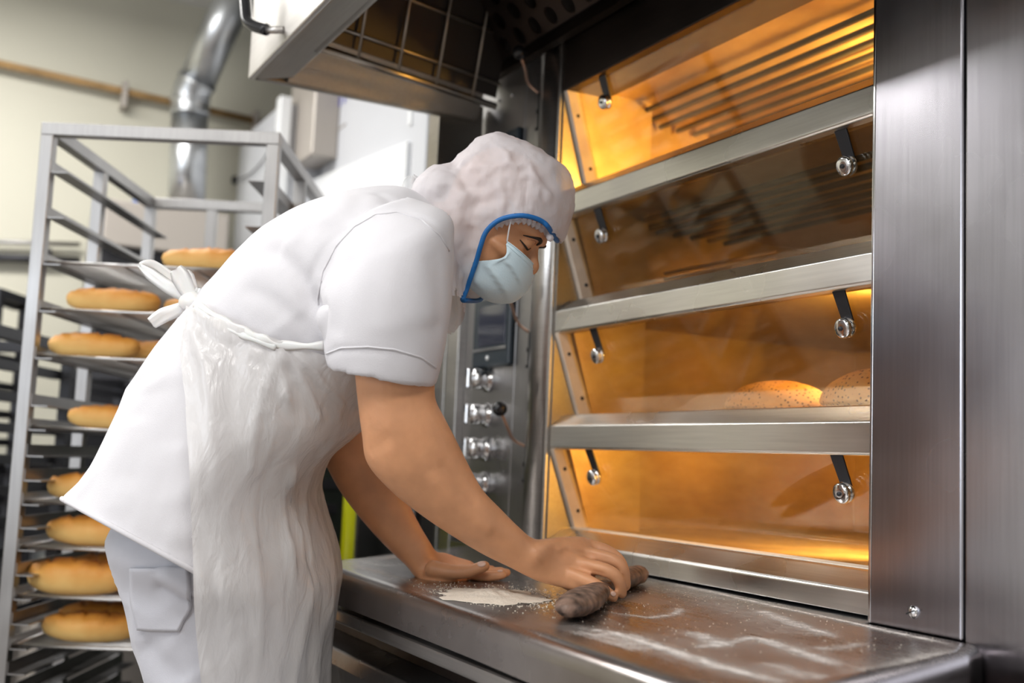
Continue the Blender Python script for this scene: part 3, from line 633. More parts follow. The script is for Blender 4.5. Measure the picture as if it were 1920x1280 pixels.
# ------------------------------------------------------------------ bread rack
RA = Vector((-2.838, .225, 0)); RU = Vector((.4700, .8827, 0)); RV = Vector((-.8827, .4700, 0))
RW, RD, RT = .565, .80, Z(.75)
rp = lambda u, v, z: RA+RU*u+RV*v+Vector((0, 0, z))
def rack(name, label, A, w_, d_, top, mat, zs, post=.030, grp=None, mids=True, flange=.040, back_mid=True):
    P_ = lambda u, v, z: A+RU*u+RV*v+Vector((0, 0, z))
    t = empty(name, P_(w_/2, d_/2, 0), label, 'rack', grp)
    h = post/2
    sp = [(h, h), (w_-h, h), (h, d_-h), (w_-h, d_-h)]+([(h, d_*.45), (w_-h, d_*.45)] if mids else [])+([(w_*.36, d_-h)] if back_mid else [])
    for (u, v) in sp: MB().obox(P_(u, v, .13), P_(u, v, top-post), post, post, RU).build('post', mat, t, bevel=.002)
    for a, b in (((0, h), (w_, h)), ((0, d_-h), (w_, d_-h))): MB().obox(P_(*a, top-h), P_(*b, top-h), post, post).build('top_rail', mat, t, bevel=.002)
    for u in (h, w_-h): MB().obox(P_(u, post, top-h), P_(u, d_-post, top-h), post, post).build('top_rail', mat, t, bevel=.002)
    for a, b in (((0, h), (w_, h)), ((0, d_-h), (w_, d_-h)), ((h, post), (h, d_-post)), ((w_-h, post), (w_-h, d_-post))): MB().obox(P_(*a, .145), P_(*b, .145), post, post).build('bottom_rail', mat, t, bevel=.002)
    for z in zs:
        for sgn, u in ((1, post), (-1, w_-post)):
            m = MB().obox(P_(u+sgn*flange/2, .004, z), P_(u+sgn*flange/2, d_-.004, z), flange, .0025)
            m.obox(P_(u+sgn*.001, .004, z+.014), P_(u+sgn*.001, d_-.004, z+.014), .0025, .026)
            m.build('tray_runner', mat, t)
    for (u, v) in sp[:4]:
        c = MB().lathe(P_(u, v, .05)-RU*.012, RU, [(0, 0), (.05, 0), (.05, .024), (0, .024)], 20).build('caster', M['black'], t, True)
        MB().obox(P_(u, v, .06), P_(u, v, .13), .035, .035, RU).build('caster_fork', M['wire'], c)
    return t
zs = [.631, .522, .411, .300, .190, .080, .024, -.036, -.092, -.147, -.200, -.250, -.306, -.360, -.415, -.470, -.525, -.58, -.635, -.69, -.745, -.80]
rack('bread_rack', 'tall stainless steel rack holding fresh loaves behind the baker', RA, RW, RD, RT, M['rack'], [Z(z) for z in zs])
def tray(z, label, dark=False):
    t = empty('wire_tray', rp(RW/2, RD/2, z), label, 'tray', 'wire trays in the bread rack')
    u0, u1, v0, v1 = .036, RW-.036, .02, RD-.04
    m = MB()
    for a, b in (((u0, v0), (u1, v0)), ((u1, v0), (u1, v1)), ((u1, v1), (u0, v1)), ((u0, v1), (u0, v0))): m.tube([rp(*a, z+.006), rp(*b, z+.006)], .0038, 8)
    m.build('rim', M['wire'], t, True)
    m = MB()
    for q in (.36, .70): m.obox(rp(u0+(u1-u0)*q, v0, z+.003), rp(u0+(u1-u0)*q, v1, z+.003), .010, .003)
    m.build('brace', M['rack'], t)
    m = MB(); n = 52
    for i in range(1, n):
        v = v0+(v1-v0)*i/n; m.tube([rp(u0, v, z+.0068), rp(u1, v, z+.0068)], .0014, 5)
    m.build('grid', M['wire'], t, True)
ord_ = ['topmost', 'second from the top', 'third from the top', 'fourth from the top', 'fifth from the top', 'sixth from the top', 'seventh from the top', 'lowest']
TZ = [.411, .300, .190, .024, -.147, -.250, -.360, -.470]
for z, o_ in zip(TZ, ord_): tray(Z(z)+.0015, 'chromed wire tray in the bread rack, %s' % o_)
def loaf_mesh(L, w_, h_, seed, slashes=4, sg=None):
    rings = []; n, m = 40, 28; rnd = random.Random(seed); ph = rnd.random()*10
    for i in range(n+1):
        s = -1+2*i/n; e = max(1-abs(s)**2.6, 0)**.5; e = max(e, .02); rg = []
        for k in range(m):
            t = 2*math.pi*k/m; cy_, cz_ = math.cos(t), math.sin(t)
            y = w_/2*e*math.copysign(abs(cy_)**.9, cy_); z = h_*.5+h_*.5*(cz_ if cz_ > 0 else max(cz_*1.25, -1)*1.0)*e**.8
            wob = 1+.05*noise.noise(Vector((s*3+ph, t, seed)))
            if cz_ > .1:
                q = (s*(slashes+.3)*.5+cy_*.35+ph) % 1.0
                cut = math.exp(-((q-.5)/.07)**2)-.55*math.exp(-((q-.36)/.06)**2)
                z += h_*(-.10*cut*cz_*e*max(0, 1-(cy_/.75)**2)+.06*noise.noise(Vector((s*5+ph, cy_*3, seed))))
            rg.append((s*L/2*(1 if cz_ > -.3 else .985), y*wob+.004*math.sin(s*4+ph), max(z, 0)*wob))
        rings.append(rg)
    return MB().loft(rings).mesh()
def ru(px, py, v):
    c = RA+RV*v; d = ray(px, py); t = ((c-CAM).dot(RV))/d.dot(RV); p_ = CAM+d*t
    return (p_-RA).dot(RU)
def loaf(k, x0, x1, v, label, h=.060, w_=.095, seed=1, sl=4, tilt=0, mat='bread', name='bread_loaf', grp='loaves in the bread rack'):
    z = Z(TZ[k])+.0098; y = 640
    u0, u1 = ru(x0, y, v), ru(x1, y, v)
    # py matters a little because of the roll: use the height of the tray
    for _ in range(3):
        c0 = rp(u0, v, z); 
        def col(u): q = rp(u, v, z)-CAM; dd = q.dot(Fv); return 960+FPX*q.dot(Rv)/dd
        u0 += (x0-col(u0))*2.7/FPX; u1 += (x1-col(u1))*2.7/FPX
    o = finish(name, loaf_mesh(u1-u0, w_, h, seed, sl), M[mat], None, True)
    o.location = rp((u0+u1)/2, v, z); o.rotation_euler = (0, 0, math.atan2(RU.y, RU.x)+tilt)
    return tag(o, label, 'bread', grp)
loaf(0, 302, 490, .09, 'golden long loaf alone on the topmost wire tray', .058, seed=2)
loaf(1, 124, 300, .075, 'pale golden long loaf on the second tray, left and whole', .060, seed=3)
loaf(1, 306, 470, .15, 'loaf on the second tray peeping out behind the plastic apron tails', .058, seed=4)
loaf(2, 88, 262, .075, 'long loaf with pale crust at the left of the third tray', .060, seed=5)
loaf(2, 238, 400, .16, 'browner loaf on the third tray just behind the long pale one', .058, seed=6)
loaf(3, 126, 300, .09, 'pale loaf half hidden by the coat on the fourth tray', .058, seed=7)
loaf(4, 88, 270, .12, 'short visible loaf end on the fifth tray beside the coat hem', .066, seed=8)
loaf(5, 83, 290, .11, 'well browned loaf on the sixth tray just under the coat hem', .070, seed=9)
loaf(6, 48, 245, .085, 'large front loaf with pale side on the seventh tray', .080, .11, seed=10)
loaf(6, 120, 330, .21, 'dark topped loaf behind the large one on the seventh tray', .085, .12, seed=11)
loaf(7, 76, 262, .11, 'smooth golden front loaf on the lowest wire tray', .066, .10, seed=12)
loaf(7, 108, 300, .225, 'slashed loaf at the back of the lowest wire tray', .075, .12, seed=13)
# seeded loaves inside the oven
def oven_loaf(cx, cy_, rx, ry, h, label, seed):
    m = MB().sphere((0, 0, 0), (1, 1, 1), n=24, m=36).mesh(); V = get_v(m); V[:, 2] = np.where(V[:, 2] < 0, V[:, 2]*.35, V[:, 2]) 
    V *= np.array([rx, ry, h/1.35]); V[:, 2] += h*.35/1.35
    nn = nz(V, (14, 14, 14), 3, seed); V *= (1+.035*nn)[:, None]; V[:, 2] -= V[:, 2].min(); set_v(m, V)
    o = finish('seeded_loaf', m, M['seeded'], None, True); o.location = (cx, cy_, Z(.106)+.001); o.rotation_euler = (0, 0, .15)
    tag(o, label, 'bread', 'seeded loaves baking in the third window from the top')
oven_loaf(-1.640, 1.440, .115, .068, .066, 'round seeded loaf baking in the third window, left of the pair', 3)
oven_loaf(-1.395, 1.455, .115, .07, .078, 'seeded loaf in the third window, cut off by the steel column', 5)

# ------------------------------------------------------------------ background things
# pipe along the cream wall
XW = -5.3
pipe = empty('wall_pipe', (XW+.05, .5, 1.6), 'thin rusty pipe running along the cream wall', 'pipe')
pa, pb = onp(-60, 106, 0, XW+.06), onp(486, 228, 0, XW+.06)
MB().tube([pa, pb], .0165, 12).build('pipe_run', M['rust'], pipe, True)
for q in (218, 478):
    c = pa.lerp(pb, (q+60)/546)
    MB().box(XW, XW+.085, c.y-.012, c.y+.012, c.z-.075, c.z+.045).build('pipe_bracket', M['beige'], pipe, bevel=.003)
duct = empty('ventilation_duct', (-4.95, 1.0, 2.1), 'bent galvanised ventilation duct rising in front of the cream wall', 'duct')
d0, d1, d2 = W(349, 400, 5.0), W(357, 180, 5.0), W(436, 2, 4.9)
d2b = d2+(d2-d1)*.22; bend = smooth_path([d1+(d0-d1)*.16, d1+(d2-d1)*.0, d1+(d2-d1)*.2], [.08]*3, 6)
MB().tube([d0, d1+(d0-d1)*.14], .080, 32).build('duct_section', M['galv'], duct, True)
MB().tube([d1+(d0-d1)*.14, d1+(d2-d1)*.02, d1+(d2-d1)*.17], .083, 32, sub=5).build('duct_elbow', M['galv'], duct, True)
MB().tube([d1+(d2-d1)*.16, d2b], .080, 32).build('duct_section', M['galv'], duct, True)
for c, t in ((d1+(d0-d1)*.14, (d0-d1)), (d1+(d0-d1)*.04, (d0-d1)), (d1+(d2-d1)*.16, (d2-d1))):
    t = t.normalized(); MB().tube([c-t*.008, c+t*.008], .0865, 32).build('duct_collar', M['galv'], duct, True)
# beige machine under the duct
bx = empty('beige_oven_top', (-4.9, .8, 0), 'low greyish beige machine standing under the ventilation duct', 'machine')
ba, bb = onp(196, 388, 0, -4.75), onp(432, 388, 0, -4.75)
MB().box(-5.2, -4.75, ba.y, bb.y, onp(300, 470, 0, -4.75).z, onp(300, 384, 0, -4.75).z).build('cover', M['beige'], bx, bevel=.01)
MB().box(-5.2, -4.80, ba.y, bb.y, .1, onp(300, 470, 0, -4.75).z).build('body', M['darkmetal'], bx)
MB().box(-5.2, -4.82, ba.y, bb.y, 0, .1).build('foot', M['black'], bx)
zt_ = onp(300, 384, 0, -4.75).z
bl = MB().lathe(onp(269, 382, 0, -4.85).lerp(onp(269, 382, 0, -4.85), 0)*1.0, (0, 0, 1), [(0, 0), (.045, 0), (.05, .01), (.04, .03), (0, .034)], 24).build('blue_lid', M['blue'], None, True)
bl.location.z += zt_-min(v.co.z for v in bl.data.vertices)+.001
tag(bl, 'small bright blue plastic lid lying on the beige machine', 'lid')
# white machine with lettering
wmch = empty('white_proofer', (-4.2, 1.7, 0), 'big white enamelled bakery machine with blue lettering behind the baker', 'machine')
ya, yb_ = 1.28, 1.45
MB().box(-5.22, -4.53, ya, 2.0, .05, onp(480, 235, 1, ya).z).build('side_cabinet', M['white_enamel'], wmch, bevel=.01)
MB().box(-4.56, -4.50, ya-.02, ya+.03, .05, onp(533, 186, 1, ya).z+.01).build('corner_profile', M['bright_enamel'], wmch, bevel=.005)
MB().box(-4.50, -2.95, yb_, 2.2, .05, 1.02+1.85).build('main_cabinet', M['white_enamel'], wmch, bevel=.01)
a1, a2 = onp(545, 192, 1, 1.34), onp(584, 280, 1, 1.34)
MB().box(a1.x, a2.x, 1.34, 1.45, a2.z-.02, a1.z+.15).build('junction_box', M['beige'], wmch, bevel=.01)
c_, d_ = onp(581, 338, 1, yb_-.02), onp(763, 264, 1, yb_-.02); e_ = onp(764, 420, 1, yb_-.02)
pan = MB().hexa([(c_.x, yb_-.02, .6), (d_.x, yb_-.02, .6), (d_.x, yb_, .6), (c_.x, yb_, .6), (c_.x, yb_-.02, c_.z), (d_.x, yb_-.02, d_.z), (d_.x, yb_, d_.z), (c_.x, yb_, c_.z)])
pan.build('door_panel', M['bright_enamel'], wmch, bevel=.003)
g0, g1 = onp(770, 300, 1, yb_-.05), onp(797, 300, 1, yb_-.05)
MB().box(g0.x, g1.x, yb_-.05, yb_, .05, 2.8).build('pillar', M['white_enamel'], wmch, bevel=.004)
MB().box(g0.x-.035, g0.x-.005, yb_-.055, yb_, onp(768, 256, 1, yb_).z, 2.8).build('light_strip', M['bright_enamel'], wmch, bevel=.004)
MB().obox(onp(648, 232, 1, yb_-.002), onp(610, 262, 1, yb_-.002), .004, .006).build('seam', M['beige'], wmch)
# blurred blue lettering
def text(s, loc, size, mat, parent, rot, name='lettering'):
    cu = bpy.data.curves.new('t', 'FONT'); cu.body = s; cu.size = size; cu.extrude = .001
    o = bpy.data.objects.new('t', cu); COL.objects.link(o); dg = bpy.context.evaluated_depsgraph_get(); me = bpy.data.meshes.new_from_object(o.evaluated_get(dg)); bpy.data.objects.remove(o)
    me.transform(Matrix.Translation(loc) @ rot.to_4x4()); return finish(name, me, mat, parent, False)
rt = Matrix(((1, 0, 0), (0, 0, -1), (0, 1, 0)))
text('ABTN', onp(607, 222, 1, yb_-.003), .13, M['bluetext'], wmch, rt)
MB().lathe(onp(443, 338, 1, ya-.001), (0, -1, 0), [(0, 0), (.022, 0), (.018, .02), (0, .022)], 16).build('cable_gland', M['black'], wmch, True)
cb = [onp(443, 338, 1, ya-.02), onp(470, 325, 1, ya-.01), onp(500, 290, 1, ya-.01), onp(518, 240, 1, ya-.01)]
MB().tube(cb, .003, 6, sub=5).build('cable', M['darkmetal'], wmch, True)
# dark racks at the far left
def far_rack(px, d, w_, d__, top, label, zs_):
    A = W(px, 700, d); A.z = 0
    return rack('black_tray_rack', label, A, w_, d__, top, M['darkmetal'], zs_, .035, None, False, .03, False)
far_rack(-276, 3.05, .36, .62, Z(.315), 'black tray rack with notched post at the left edge, nearest of the dark racks', [Z(q) for q in np.arange(.20, -.8, -.09)])
far_rack(120, 4.0, .42, .55, Z(.26), 'black tray rack standing behind the bread rack, seen between its loaves', [Z(q) for q in np.arange(.18, -.85, -.075)])
fr2 = far_rack(-200, 4.1, .36, .28, Z(.55), 'far dark tray rack with loaves at the left edge, above the notched one', [Z(q) for q in np.arange(.50, -.85, -.105)])
def dark_tray(A, w_, d__, z, label):
    P_ = lambda u, v: A+RU*u+RV*v
    t = MB().hexa([P_(.037, .03)+Vector((0, 0, z)), P_(w_-.037, .03)+Vector((0, 0, z)), P_(w_-.037, d__-.05)+Vector((0, 0, z)), P_(.037, d__-.05)+Vector((0, 0, z)), P_(.037, .03)+Vector((0, 0, z+.018)), P_(w_-.037, .03)+Vector((0, 0, z+.018)), P_(w_-.037, d__-.05)+Vector((0, 0, z+.018)), P_(.037, d__-.05)+Vector((0, 0, z+.018))]).build('baking_tray', M['darkmetal'], None, bevel=.004)
    tag(t, label, 'tray', 'dark trays in the black racks')
A = W(120, 700, 4.0); A.z = 0
for q, o_ in zip((.03, -.12, -.27, -.42, -.57), ('topmost', 'second', 'third', 'fourth', 'lowest')): dark_tray(A, .42, .55, Z(q)+.0015, 'dark baking tray in the black rack behind the bread rack, %s of its five' % o_)
A = W(-200, 700, 4.1); A.z = 0
for q, o_ in zip((.395, .29, .185), ('top', 'middle', 'bottom')): dark_tray(A, .36, .28, Z(q)+.0015, 'dark baking tray in the far rack at the left edge, %s one' % o_)
for q, o_ in zip((.395, .29, .185), ('top', 'middle', 'bottom')):
    c = A+RU*.20+RV*.12; o = finish('bread_loaf', loaf_mesh(.22, .09, .055, 20+int(q*100), 4), M['bread'], None, True)
    o.location = (c.x, c.y, Z(q)+.021); o.rotation_euler = (0, 0, math.atan2(RU.y, RU.x)); tag(o, 'brown loaf on the %s dark tray of the far rack at the left edge' % o_, 'bread', 'loaves in the far dark rack')
dk = empty('dark_low_counter', (-4.9, .2, 0), 'dark low counter along the cream wall seen through the lower part of the bread rack', 'counter')
MB().box(-5.22, -5.02, -.75, ba.y-.03, .1, Z(-.10)).build('body', M['darkmetal'], dk, bevel=.01); MB().box(-5.25, -4.98, -.78, ba.y-.02, Z(-.10), Z(-.07)).build('top_plate', M['panel'], dk, bevel=.005); MB().box(-5.2, -5.05, -.7, ba.y-.06, 0, .1).build('plinth', M['black'], dk)
# pipes low on the wall
cd = empty('wall_conduit', (XW+.03, .2, 1.5), 'grey conduit rail crossing the wall behind the bread rack', 'conduit')
for (y0_, y1_, r_) in ((481, 489, .018), (452, 458, .010)):
    MB().tube([onp(-40, y0_, 0, XW+.04), onp(150, y1_, 0, XW+.04)], r_, 8).build('conduit_run', M['darkmetal'] if y0_ == 481 else M['rack'], cd, True)
MB().box(XW, XW+.05, onp(86, 480, 0, XW+.04).y-.02, onp(86, 480, 0, XW+.04).y+.02, onp(86, 480, 0, XW+.04).z-.03, onp(86, 480, 0, XW+.04).z+.035).build('conduit_clamp', M['darkmetal'], cd)
# low cabinet, green machine and yellow pole left of the oven
cab = empty('grey_cabinet', (-3.3, 1.6, 0), 'low grey steel cabinet left of the oven behind the work shelf', 'cabinet')
MB().box(-3.72, -2.93, 1.27, 1.385, .08, Z(.0)).build('body', M['panel'], cab, bevel=.006)
MB().box(-3.66, -3.34, 1.258, 1.27, .16, Z(-.05)).build('door', M['panel'], cab, bevel=.004); MB().box(-3.30, -2.98, 1.258, 1.27, .16, Z(-.05)).build('door', M['panel'], cab, bevel=.004)
MB().box(-3.70, -2.95, 1.29, 1.38, 0, .08).build('plinth', M['black'], cab)
gm = empty('green_machine', (-4.2, 1.3, 0), 'dark green machine with louvred front in the gap beside the apron', 'machine')
gz = Z(.12)
MB().box(-3.95, -3.40, .93, 1.24, .04, gz).build('body', M['green'], gm, bevel=.01)
lv = MB()
for i in range(12): lv.box(-3.40, -3.385, .96, 1.21, .16+i*.075, .19+i*.075)
lv.build('louvre_front', M['darkmetal'], gm)
MB().box(-3.9, -3.45, .96, 1.21, 0, .04).build('foot', M['black'], gm)
yp = empty('yellow_pole', (0, 0, 0), 'bright yellow guard pole standing behind the left end of the work shelf', 'pole')
c = W(654, 980, 3.05)
MB().tube([(c.x, c.y, .012), (c.x, c.y, Z(-.02))], .0185, 20).build('tube', M['yellow'], yp, True)
MB().lathe((c.x, c.y, 0), (0, 0, 1), [(.06, 0), (.06, .008), (.03, .012)], 24).build('foot_plate', M['yellow'], yp, True)
# low grey mixer behind the rack, near the floor
mx = empty('floor_mixer', (-4.6, -.1, 0), 'grey machine base near the floor behind the bread rack', 'machine')
MB().box(-4.9, -4.3, .45, .95, .0, .42).build('base', M['beige'], mx, bevel=.03); MB().lathe((-4.6, .70, .42), (0, 0, 1), [(.2, 0), (.24, .05), (.24, .18), (.2, .2)], 28).build('bowl', M['galv'], mx, True)

# ------------------------------------------------------------------ the baker
person = empty('person', W(380, 1100, 1.85).xy.to_3d(), 'person in white coat, hair net and pale blue mask bending over to sweep the shelf', 'person')
# head frame: F forward (facing), U up (towards the crown), S towards the camera side
hO = W(945, 395, 1.86)
Fh = (Rv*.866-Uv*.5).normalized(); Uh = (Rv*.5+Uv*.866).normalized(); Sh = -Fv
ya_ = math.radians(10); Fh, Sh = (Fh*math.cos(ya_)+Sh*math.sin(ya_)).normalized(), (Sh*math.cos(ya_)-Fh*math.sin(ya_)).normalized()
cm = .01
H = lambda f, u, s: hO+Fh*(f*cm)+Uh*(u*cm)+Sh*(s*cm)
head_prof = [(9.0, -4, 3, 3), (8.2, -6.3, 5.3, 5.2), (6, -8.3, 7.5, 6.9), (3, -9.4, 8.4, 7.6), (.5, -9.6, 8.5, 7.8), (-1.3, -9.4, 8.5, 7.6), (-2.6, -9.1, 7.7, 7.2), (-3.8, -8.6, 7.4, 7.0),
             (-6, -7.5, 7.6, 6.9), (-8.5, -5.5, 7.8, 6.4), (-11, -3, 7.5, 5.4), (-13, 0, 6.8, 3.9), (-13.8, 2.0, 5.5, 2.5)]
def head_ring(u, fb, ff, hw, n=36, g=0):
    out = []
    for k in range(n):
        t = 2*math.pi*k/n; c_, s_ = math.cos(t), math.sin(t); pw = 2.25
        f = (ff+fb)/2+((ff-fb)/2+g)*math.copysign(abs(c_)**(2/pw), c_); s__ = (hw+g)*math.copysign(abs(s_)**(2/pw), s_)
        out.append(H(f, u, s__))
    return out
B = MB()
B.loft(resample([head_ring(*q) for q in head_prof], 3))
B.tube([H(6.8, -2.0, 0), H(7.6, -3.4, 0), H(8.2, -4.8, 0), H(8.8, -6.0, 0), H(7.6, -7.0, 0)], [.010, .0085, .0105, .0125, .009], 14, sub=4, round_ends=True)
B.tube([H(7.9, -1.4, .5), H(7.7, -1.25, 2.2), H(6.9, -1.2, 4.2), H(5.2, -1.6, 5.6)], [.008, .009, .009, .006], 10, sub=4, round_ends=True)   # brow ridge
B.tube([H(7.9, -1.4, -.5), H(7.7, -1.25, -2.2), H(6.9, -1.2, -4.2), H(5.2, -1.6, -5.6)], [.008, .009, .009, .006], 10, sub=4, round_ends=True)
B.tube([H(6.3, -5.6, 3.6), H(5.0, -6.0, 5.2), H(2.6, -5.8, 6.2)], [.012, .014, .010], 12, sub=4, round_ends=True)      # cheek
B.sphere(H(6.35, -3.05, 3.1), (.0135, .0125, .0145), (Fh, Uh, Sh)); B.sphere(H(6.35, -3.05, -3.1), (.0135, .0125, .0145), (Fh, Uh, Sh))
B.tube([H(-1, -4.0, 7.0), H(-1.4, -2.5, 7.6), H(-.6, -1.2, 7.5), H(.2, -2.0, 7.2)], [.007, .006, .006, .005], 10, sub=4, round_ends=True)   # ear
# neck
nk0, nk1 = H(-2.5, -5, 0), W(800, 455, 1.84)
B.tube([nk0, nk0.lerp(nk1, .5), nk1], [.062, .058, .068], 24, sub=4)
# torso core (inside the coat)
tor = [((300, 860), (500, 960), 1.85, .15), ((350, 700), (590, 830), 1.85, .14), ((430, 560), (650, 720), 1.85, .145), ((560, 440), (730, 640), 1.85, .16), ((700, 400), (790, 560), 1.84, .13), ((790, 400), (850, 500), 1.84, .07)]
B.loft(resample([sring(*q) for q in tor], 4))
# right arm (nearest the camera)
def arm(rings, sub=5): B.loft(resample([sring(a, b, d, h, 28, 2.1, db) for a, b, d, h, db in rings], sub))
# back of the right hand, tilted palm down on the brush
ARM2 = ([((1012, 1090), (1062, 1006), 1.69, .028, 1.72), ((1050, 1100), (1094, 1006), 1.69, .027, 1.745), ((1088, 1106), (1116, 1014), 1.69, .023, 1.765), ((1108, 1100), (1130, 1032), 1.70, .017, 1.765)])
def finger(pts, rad, dst=None):
    (dst or B).tube([W(*p) for p in pts], rad, 14, sub=6, round_ends=True)
arm([((655, 470), (800, 430), 1.68, .055, None), ((655, 600), (812, 600), 1.65, .055, None), ((664, 682), (815, 722), 1.63, .054, None), ((671, 752), (818, 752), 1.63, .053, None),
     ((679, 815), (834, 784), 1.63, .053, None), ((689, 868), (853, 820), 1.635, .052, None), ((735, 921), (877, 868), 1.645, .049, None), ((792, 966), (905, 918), 1.655, .043, None),
     ((850, 1005), (940, 955), 1.665, .037, None), ((905, 1038), (973, 988), 1.675, .031, None), ((954, 1062), (1001, 1010), 1.685, .0265, None), ((985, 1078), (1030, 1009), 1.69, .027, None)]+ARM2)
finger([(1070, 1076, 1.690), (1108, 1092, 1.682), (1132, 1106, 1.680), (1150, 1119, 1.688)], [.0115, .0100, .0095, .0082])       # little finger
finger([(1082, 1056, 1.705), (1134, 1068, 1.695), (1158, 1084, 1.695), (1166, 1112, 1.702)], [.0115, .0110, .0100, .0085])       # ring finger
finger([(1088, 1036, 1.730), (1144, 1048, 1.720), (1167, 1066, 1.718), (1173, 1098, 1.722)], [.0115, .0110, .0100, .0085])       # middle finger
finger([(1086, 1020, 1.755), (1134, 1032, 1.750), (1162, 1052, 1.748), (1172, 1082, 1.748)], [.0115, .0108, .0098, .0085])       # index finger
finger([(1030, 1062, 1.735), (1062, 1090, 1.752), (1098, 1106, 1.765), (1122, 1116, 1.772)], [.014, .012, .0105, .0085])         # thumb under the palm
# left arm, far side
arm([((650, 560), (760, 560), 2.02, .05, None), ((618, 700), (720, 700), 2.0, .05, None), ((603, 790), (706, 770), 1.985, .048, None), ((605, 850), (712, 822), 1.975, .048, None), ((622, 892), (726, 852), 1.97, .046, None),
     ((646, 932), (744, 886), 1.965, .043, None), ((688, 985), (764, 938), 1.96, .037, None), ((730, 1030), (788, 986), 1.955, .030, None), ((762, 1060), (806, 1016), 1.95, .026, None), ((778, 1080), (818, 1034), 1.945, .030, 1.96), ((797, 1090), (834, 1037), 1.92, .040, 1.98), ((838, 1092), (858, 1046), 1.91, .045, 1.99), ((868, 1088), (884, 1054), 1.92, .042, 1.99), ((884, 1084), (892, 1062), 1.93, .036, 1.99)])
finger([(812, 1066, 1.905), (848, 1072, 1.890), (878, 1071, 1.885), (908, 1061, 1.885)], [.015, .0125, .0110, .0098])              # left thumb
finger([(866, 1070, 1.925), (900, 1079, 1.915), (925, 1079, 1.912), (943, 1077, 1.912)], [.0105, .0095, .0088, .0078])
finger([(868, 1068, 1.948), (903, 1075, 1.940), (930, 1075, 1.938), (950, 1073, 1.938)], [.0105, .0095, .0088, .0078])
finger([(868, 1065, 1.972), (900, 1072, 1.965), (922, 1072, 1.963), (940, 1070, 1.963)], [.0105, .0093, .0086, .0076])
finger([(866, 1062, 1.995), (890, 1067, 1.99), (908, 1067, 1.988), (922, 1066, 1.988)], [.0095, .0085, .0078, .0070])
# legs down to the ankles (inside the trousers)
def leg(P): B.tube([W(*p) for p in P], [.085, .065, .05, .042, .034], 18, sub=5, round_ends=True)
leg([(395, 1010, 1.80), (410, 1250, 1.785), (425, 1450, 1.78), (425, 1700, 1.78), (425, 1975, 1.78)])
leg([(400, 1010, 1.93), (430, 1200, 1.98), (450, 1400, 2.0), (468, 1600, 2.0), (468, 1860, 2.0)])
ankN, ankF = W(425, 1975, 1.78), W(468, 1860, 2.0)
bm_ = remeshed(B.mesh('body'), .0032, 5, .5)
V = get_v(bm_); N = get_n(bm_); D = np.zeros(len(V))
_bt = me_tree(bm_)
def cr(pts, depth, width): crease(V, N, on_surf(_bt, pts), depth, width, D)
cr([(1060, 1058, 1.69), (1100, 1068, 1.68), (1140, 1078, 1.675)], -.0022, .004)
cr([(1050, 1030, 1.71), (1110, 1040, 1.70), (1150, 1050, 1.69)], -.0018, .004)
for a in ((1095, 1012), (1112, 1028), (1110, 1052)): cr([(1040, 1030, 1.69), (a[0], a[1], 1.70)], .0012, .004)
cr([(1000, 1046, 1.67), (1012, 1034, 1.67)], .0016, .013)       # wrist bone
cr([(800, 880, 1.60), (870, 960, 1.62), (930, 1000, 1.64)], .003, .010)
cr([(820, 860, 1.60), (900, 950, 1.62)], -.002, .008)
cr([(690, 850, 1.60), (740, 815, 1.585)], -.002, .010)
V += N*D[:, None]; set_v(bm_, V)
body = finish('body', bm_, M['skin'], person, True)
tree = BVHTree.FromPolygons([v.co for v in bm_.vertices], [p.vertices for p in bm_.polygons])
# face details
def on_tree(p, dirv, tr, off=0.0):
    h = tr.ray_cast(p-dirv*.5, dirv)
    return (h[0]-dirv*off) if h[0] is not None else p
brow = MB().tube([on_tree(H(0, u, s)+Fh*.0, -Fh, tree, .0015) if False else on_tree(H(8, u, s), -Fh, tree, .0) for u, s in ((-1.7, 1.3), (-1.2, 2.4), (-1.0, 3.6), (-1.3, 4.8), (-1.9, 5.6))], [.0028, .0042, .0040, .0030, .0015], 8, sub=4)
def face_line(pts, rad, name, mat, sub=4):
    q = []
    for u, s in pts:
        h = tree.ray_cast(H(20, u, s), -Fh); q.append(h[0] if h[0] is not None else H(7, u, s))
    return MB().tube(q, rad, 8, sub=sub, round_ends=True).build(name, mat, person, True)
for sg_ in (1, -1):
    face_line([(-2.3, 1.2*sg_), (-1.75, 2.2*sg_), (-1.55, 3.2*sg_), (-1.8, 4.2*sg_), (-2.4, 5.0*sg_)], [.0022, .0034, .0034, .0024, .0010], 'eyebrow', M['brow'])
    face_line([(-3.35, 1.6*sg_), (-3.75, 2.3*sg_), (-3.9, 3.2*sg_), (-3.7, 4.1*sg_), (-3.3, 4.7*sg_)], [.0008, .0016, .0020, .0018, .0009], 'eyelashes', M['brow'])
    face_line([(-2.5, 1.7*sg_), (-2.2, 2.5*sg_), (-2.15, 3.4*sg_), (-2.6, 4.4*sg_)], [.0005, .0009, .0009, .0005], 'eyelid_fold', M['lip'])
# fingernails
def nail(px, py, d, r=(.0055, .0075, .002), ax=None):
    h = tree.ray_cast(CAM, ray(px, py).normalized())
    if h[0] is None: return
    nrm = h[1]; t = (Rv-nrm*Rv.dot(nrm)).normalized(); b = nrm.cross(t)
    MB().sphere(h[0], (r[1], r[0], r[2]), (t, b, nrm), 8, 14).build('fingernail', M['nail'], person, True)
nail(903, 1057, 1.88); nail(938, 1070, 1.93, (.003, .005, .0015)); nail(1150, 1113, 1.68, (.004, .006, .0015))

_rm = Matrix((Rv*.6-Uv*.8, Fv, Rv*.8+Uv*.6)).transposed(); RM = np.array(_rm)
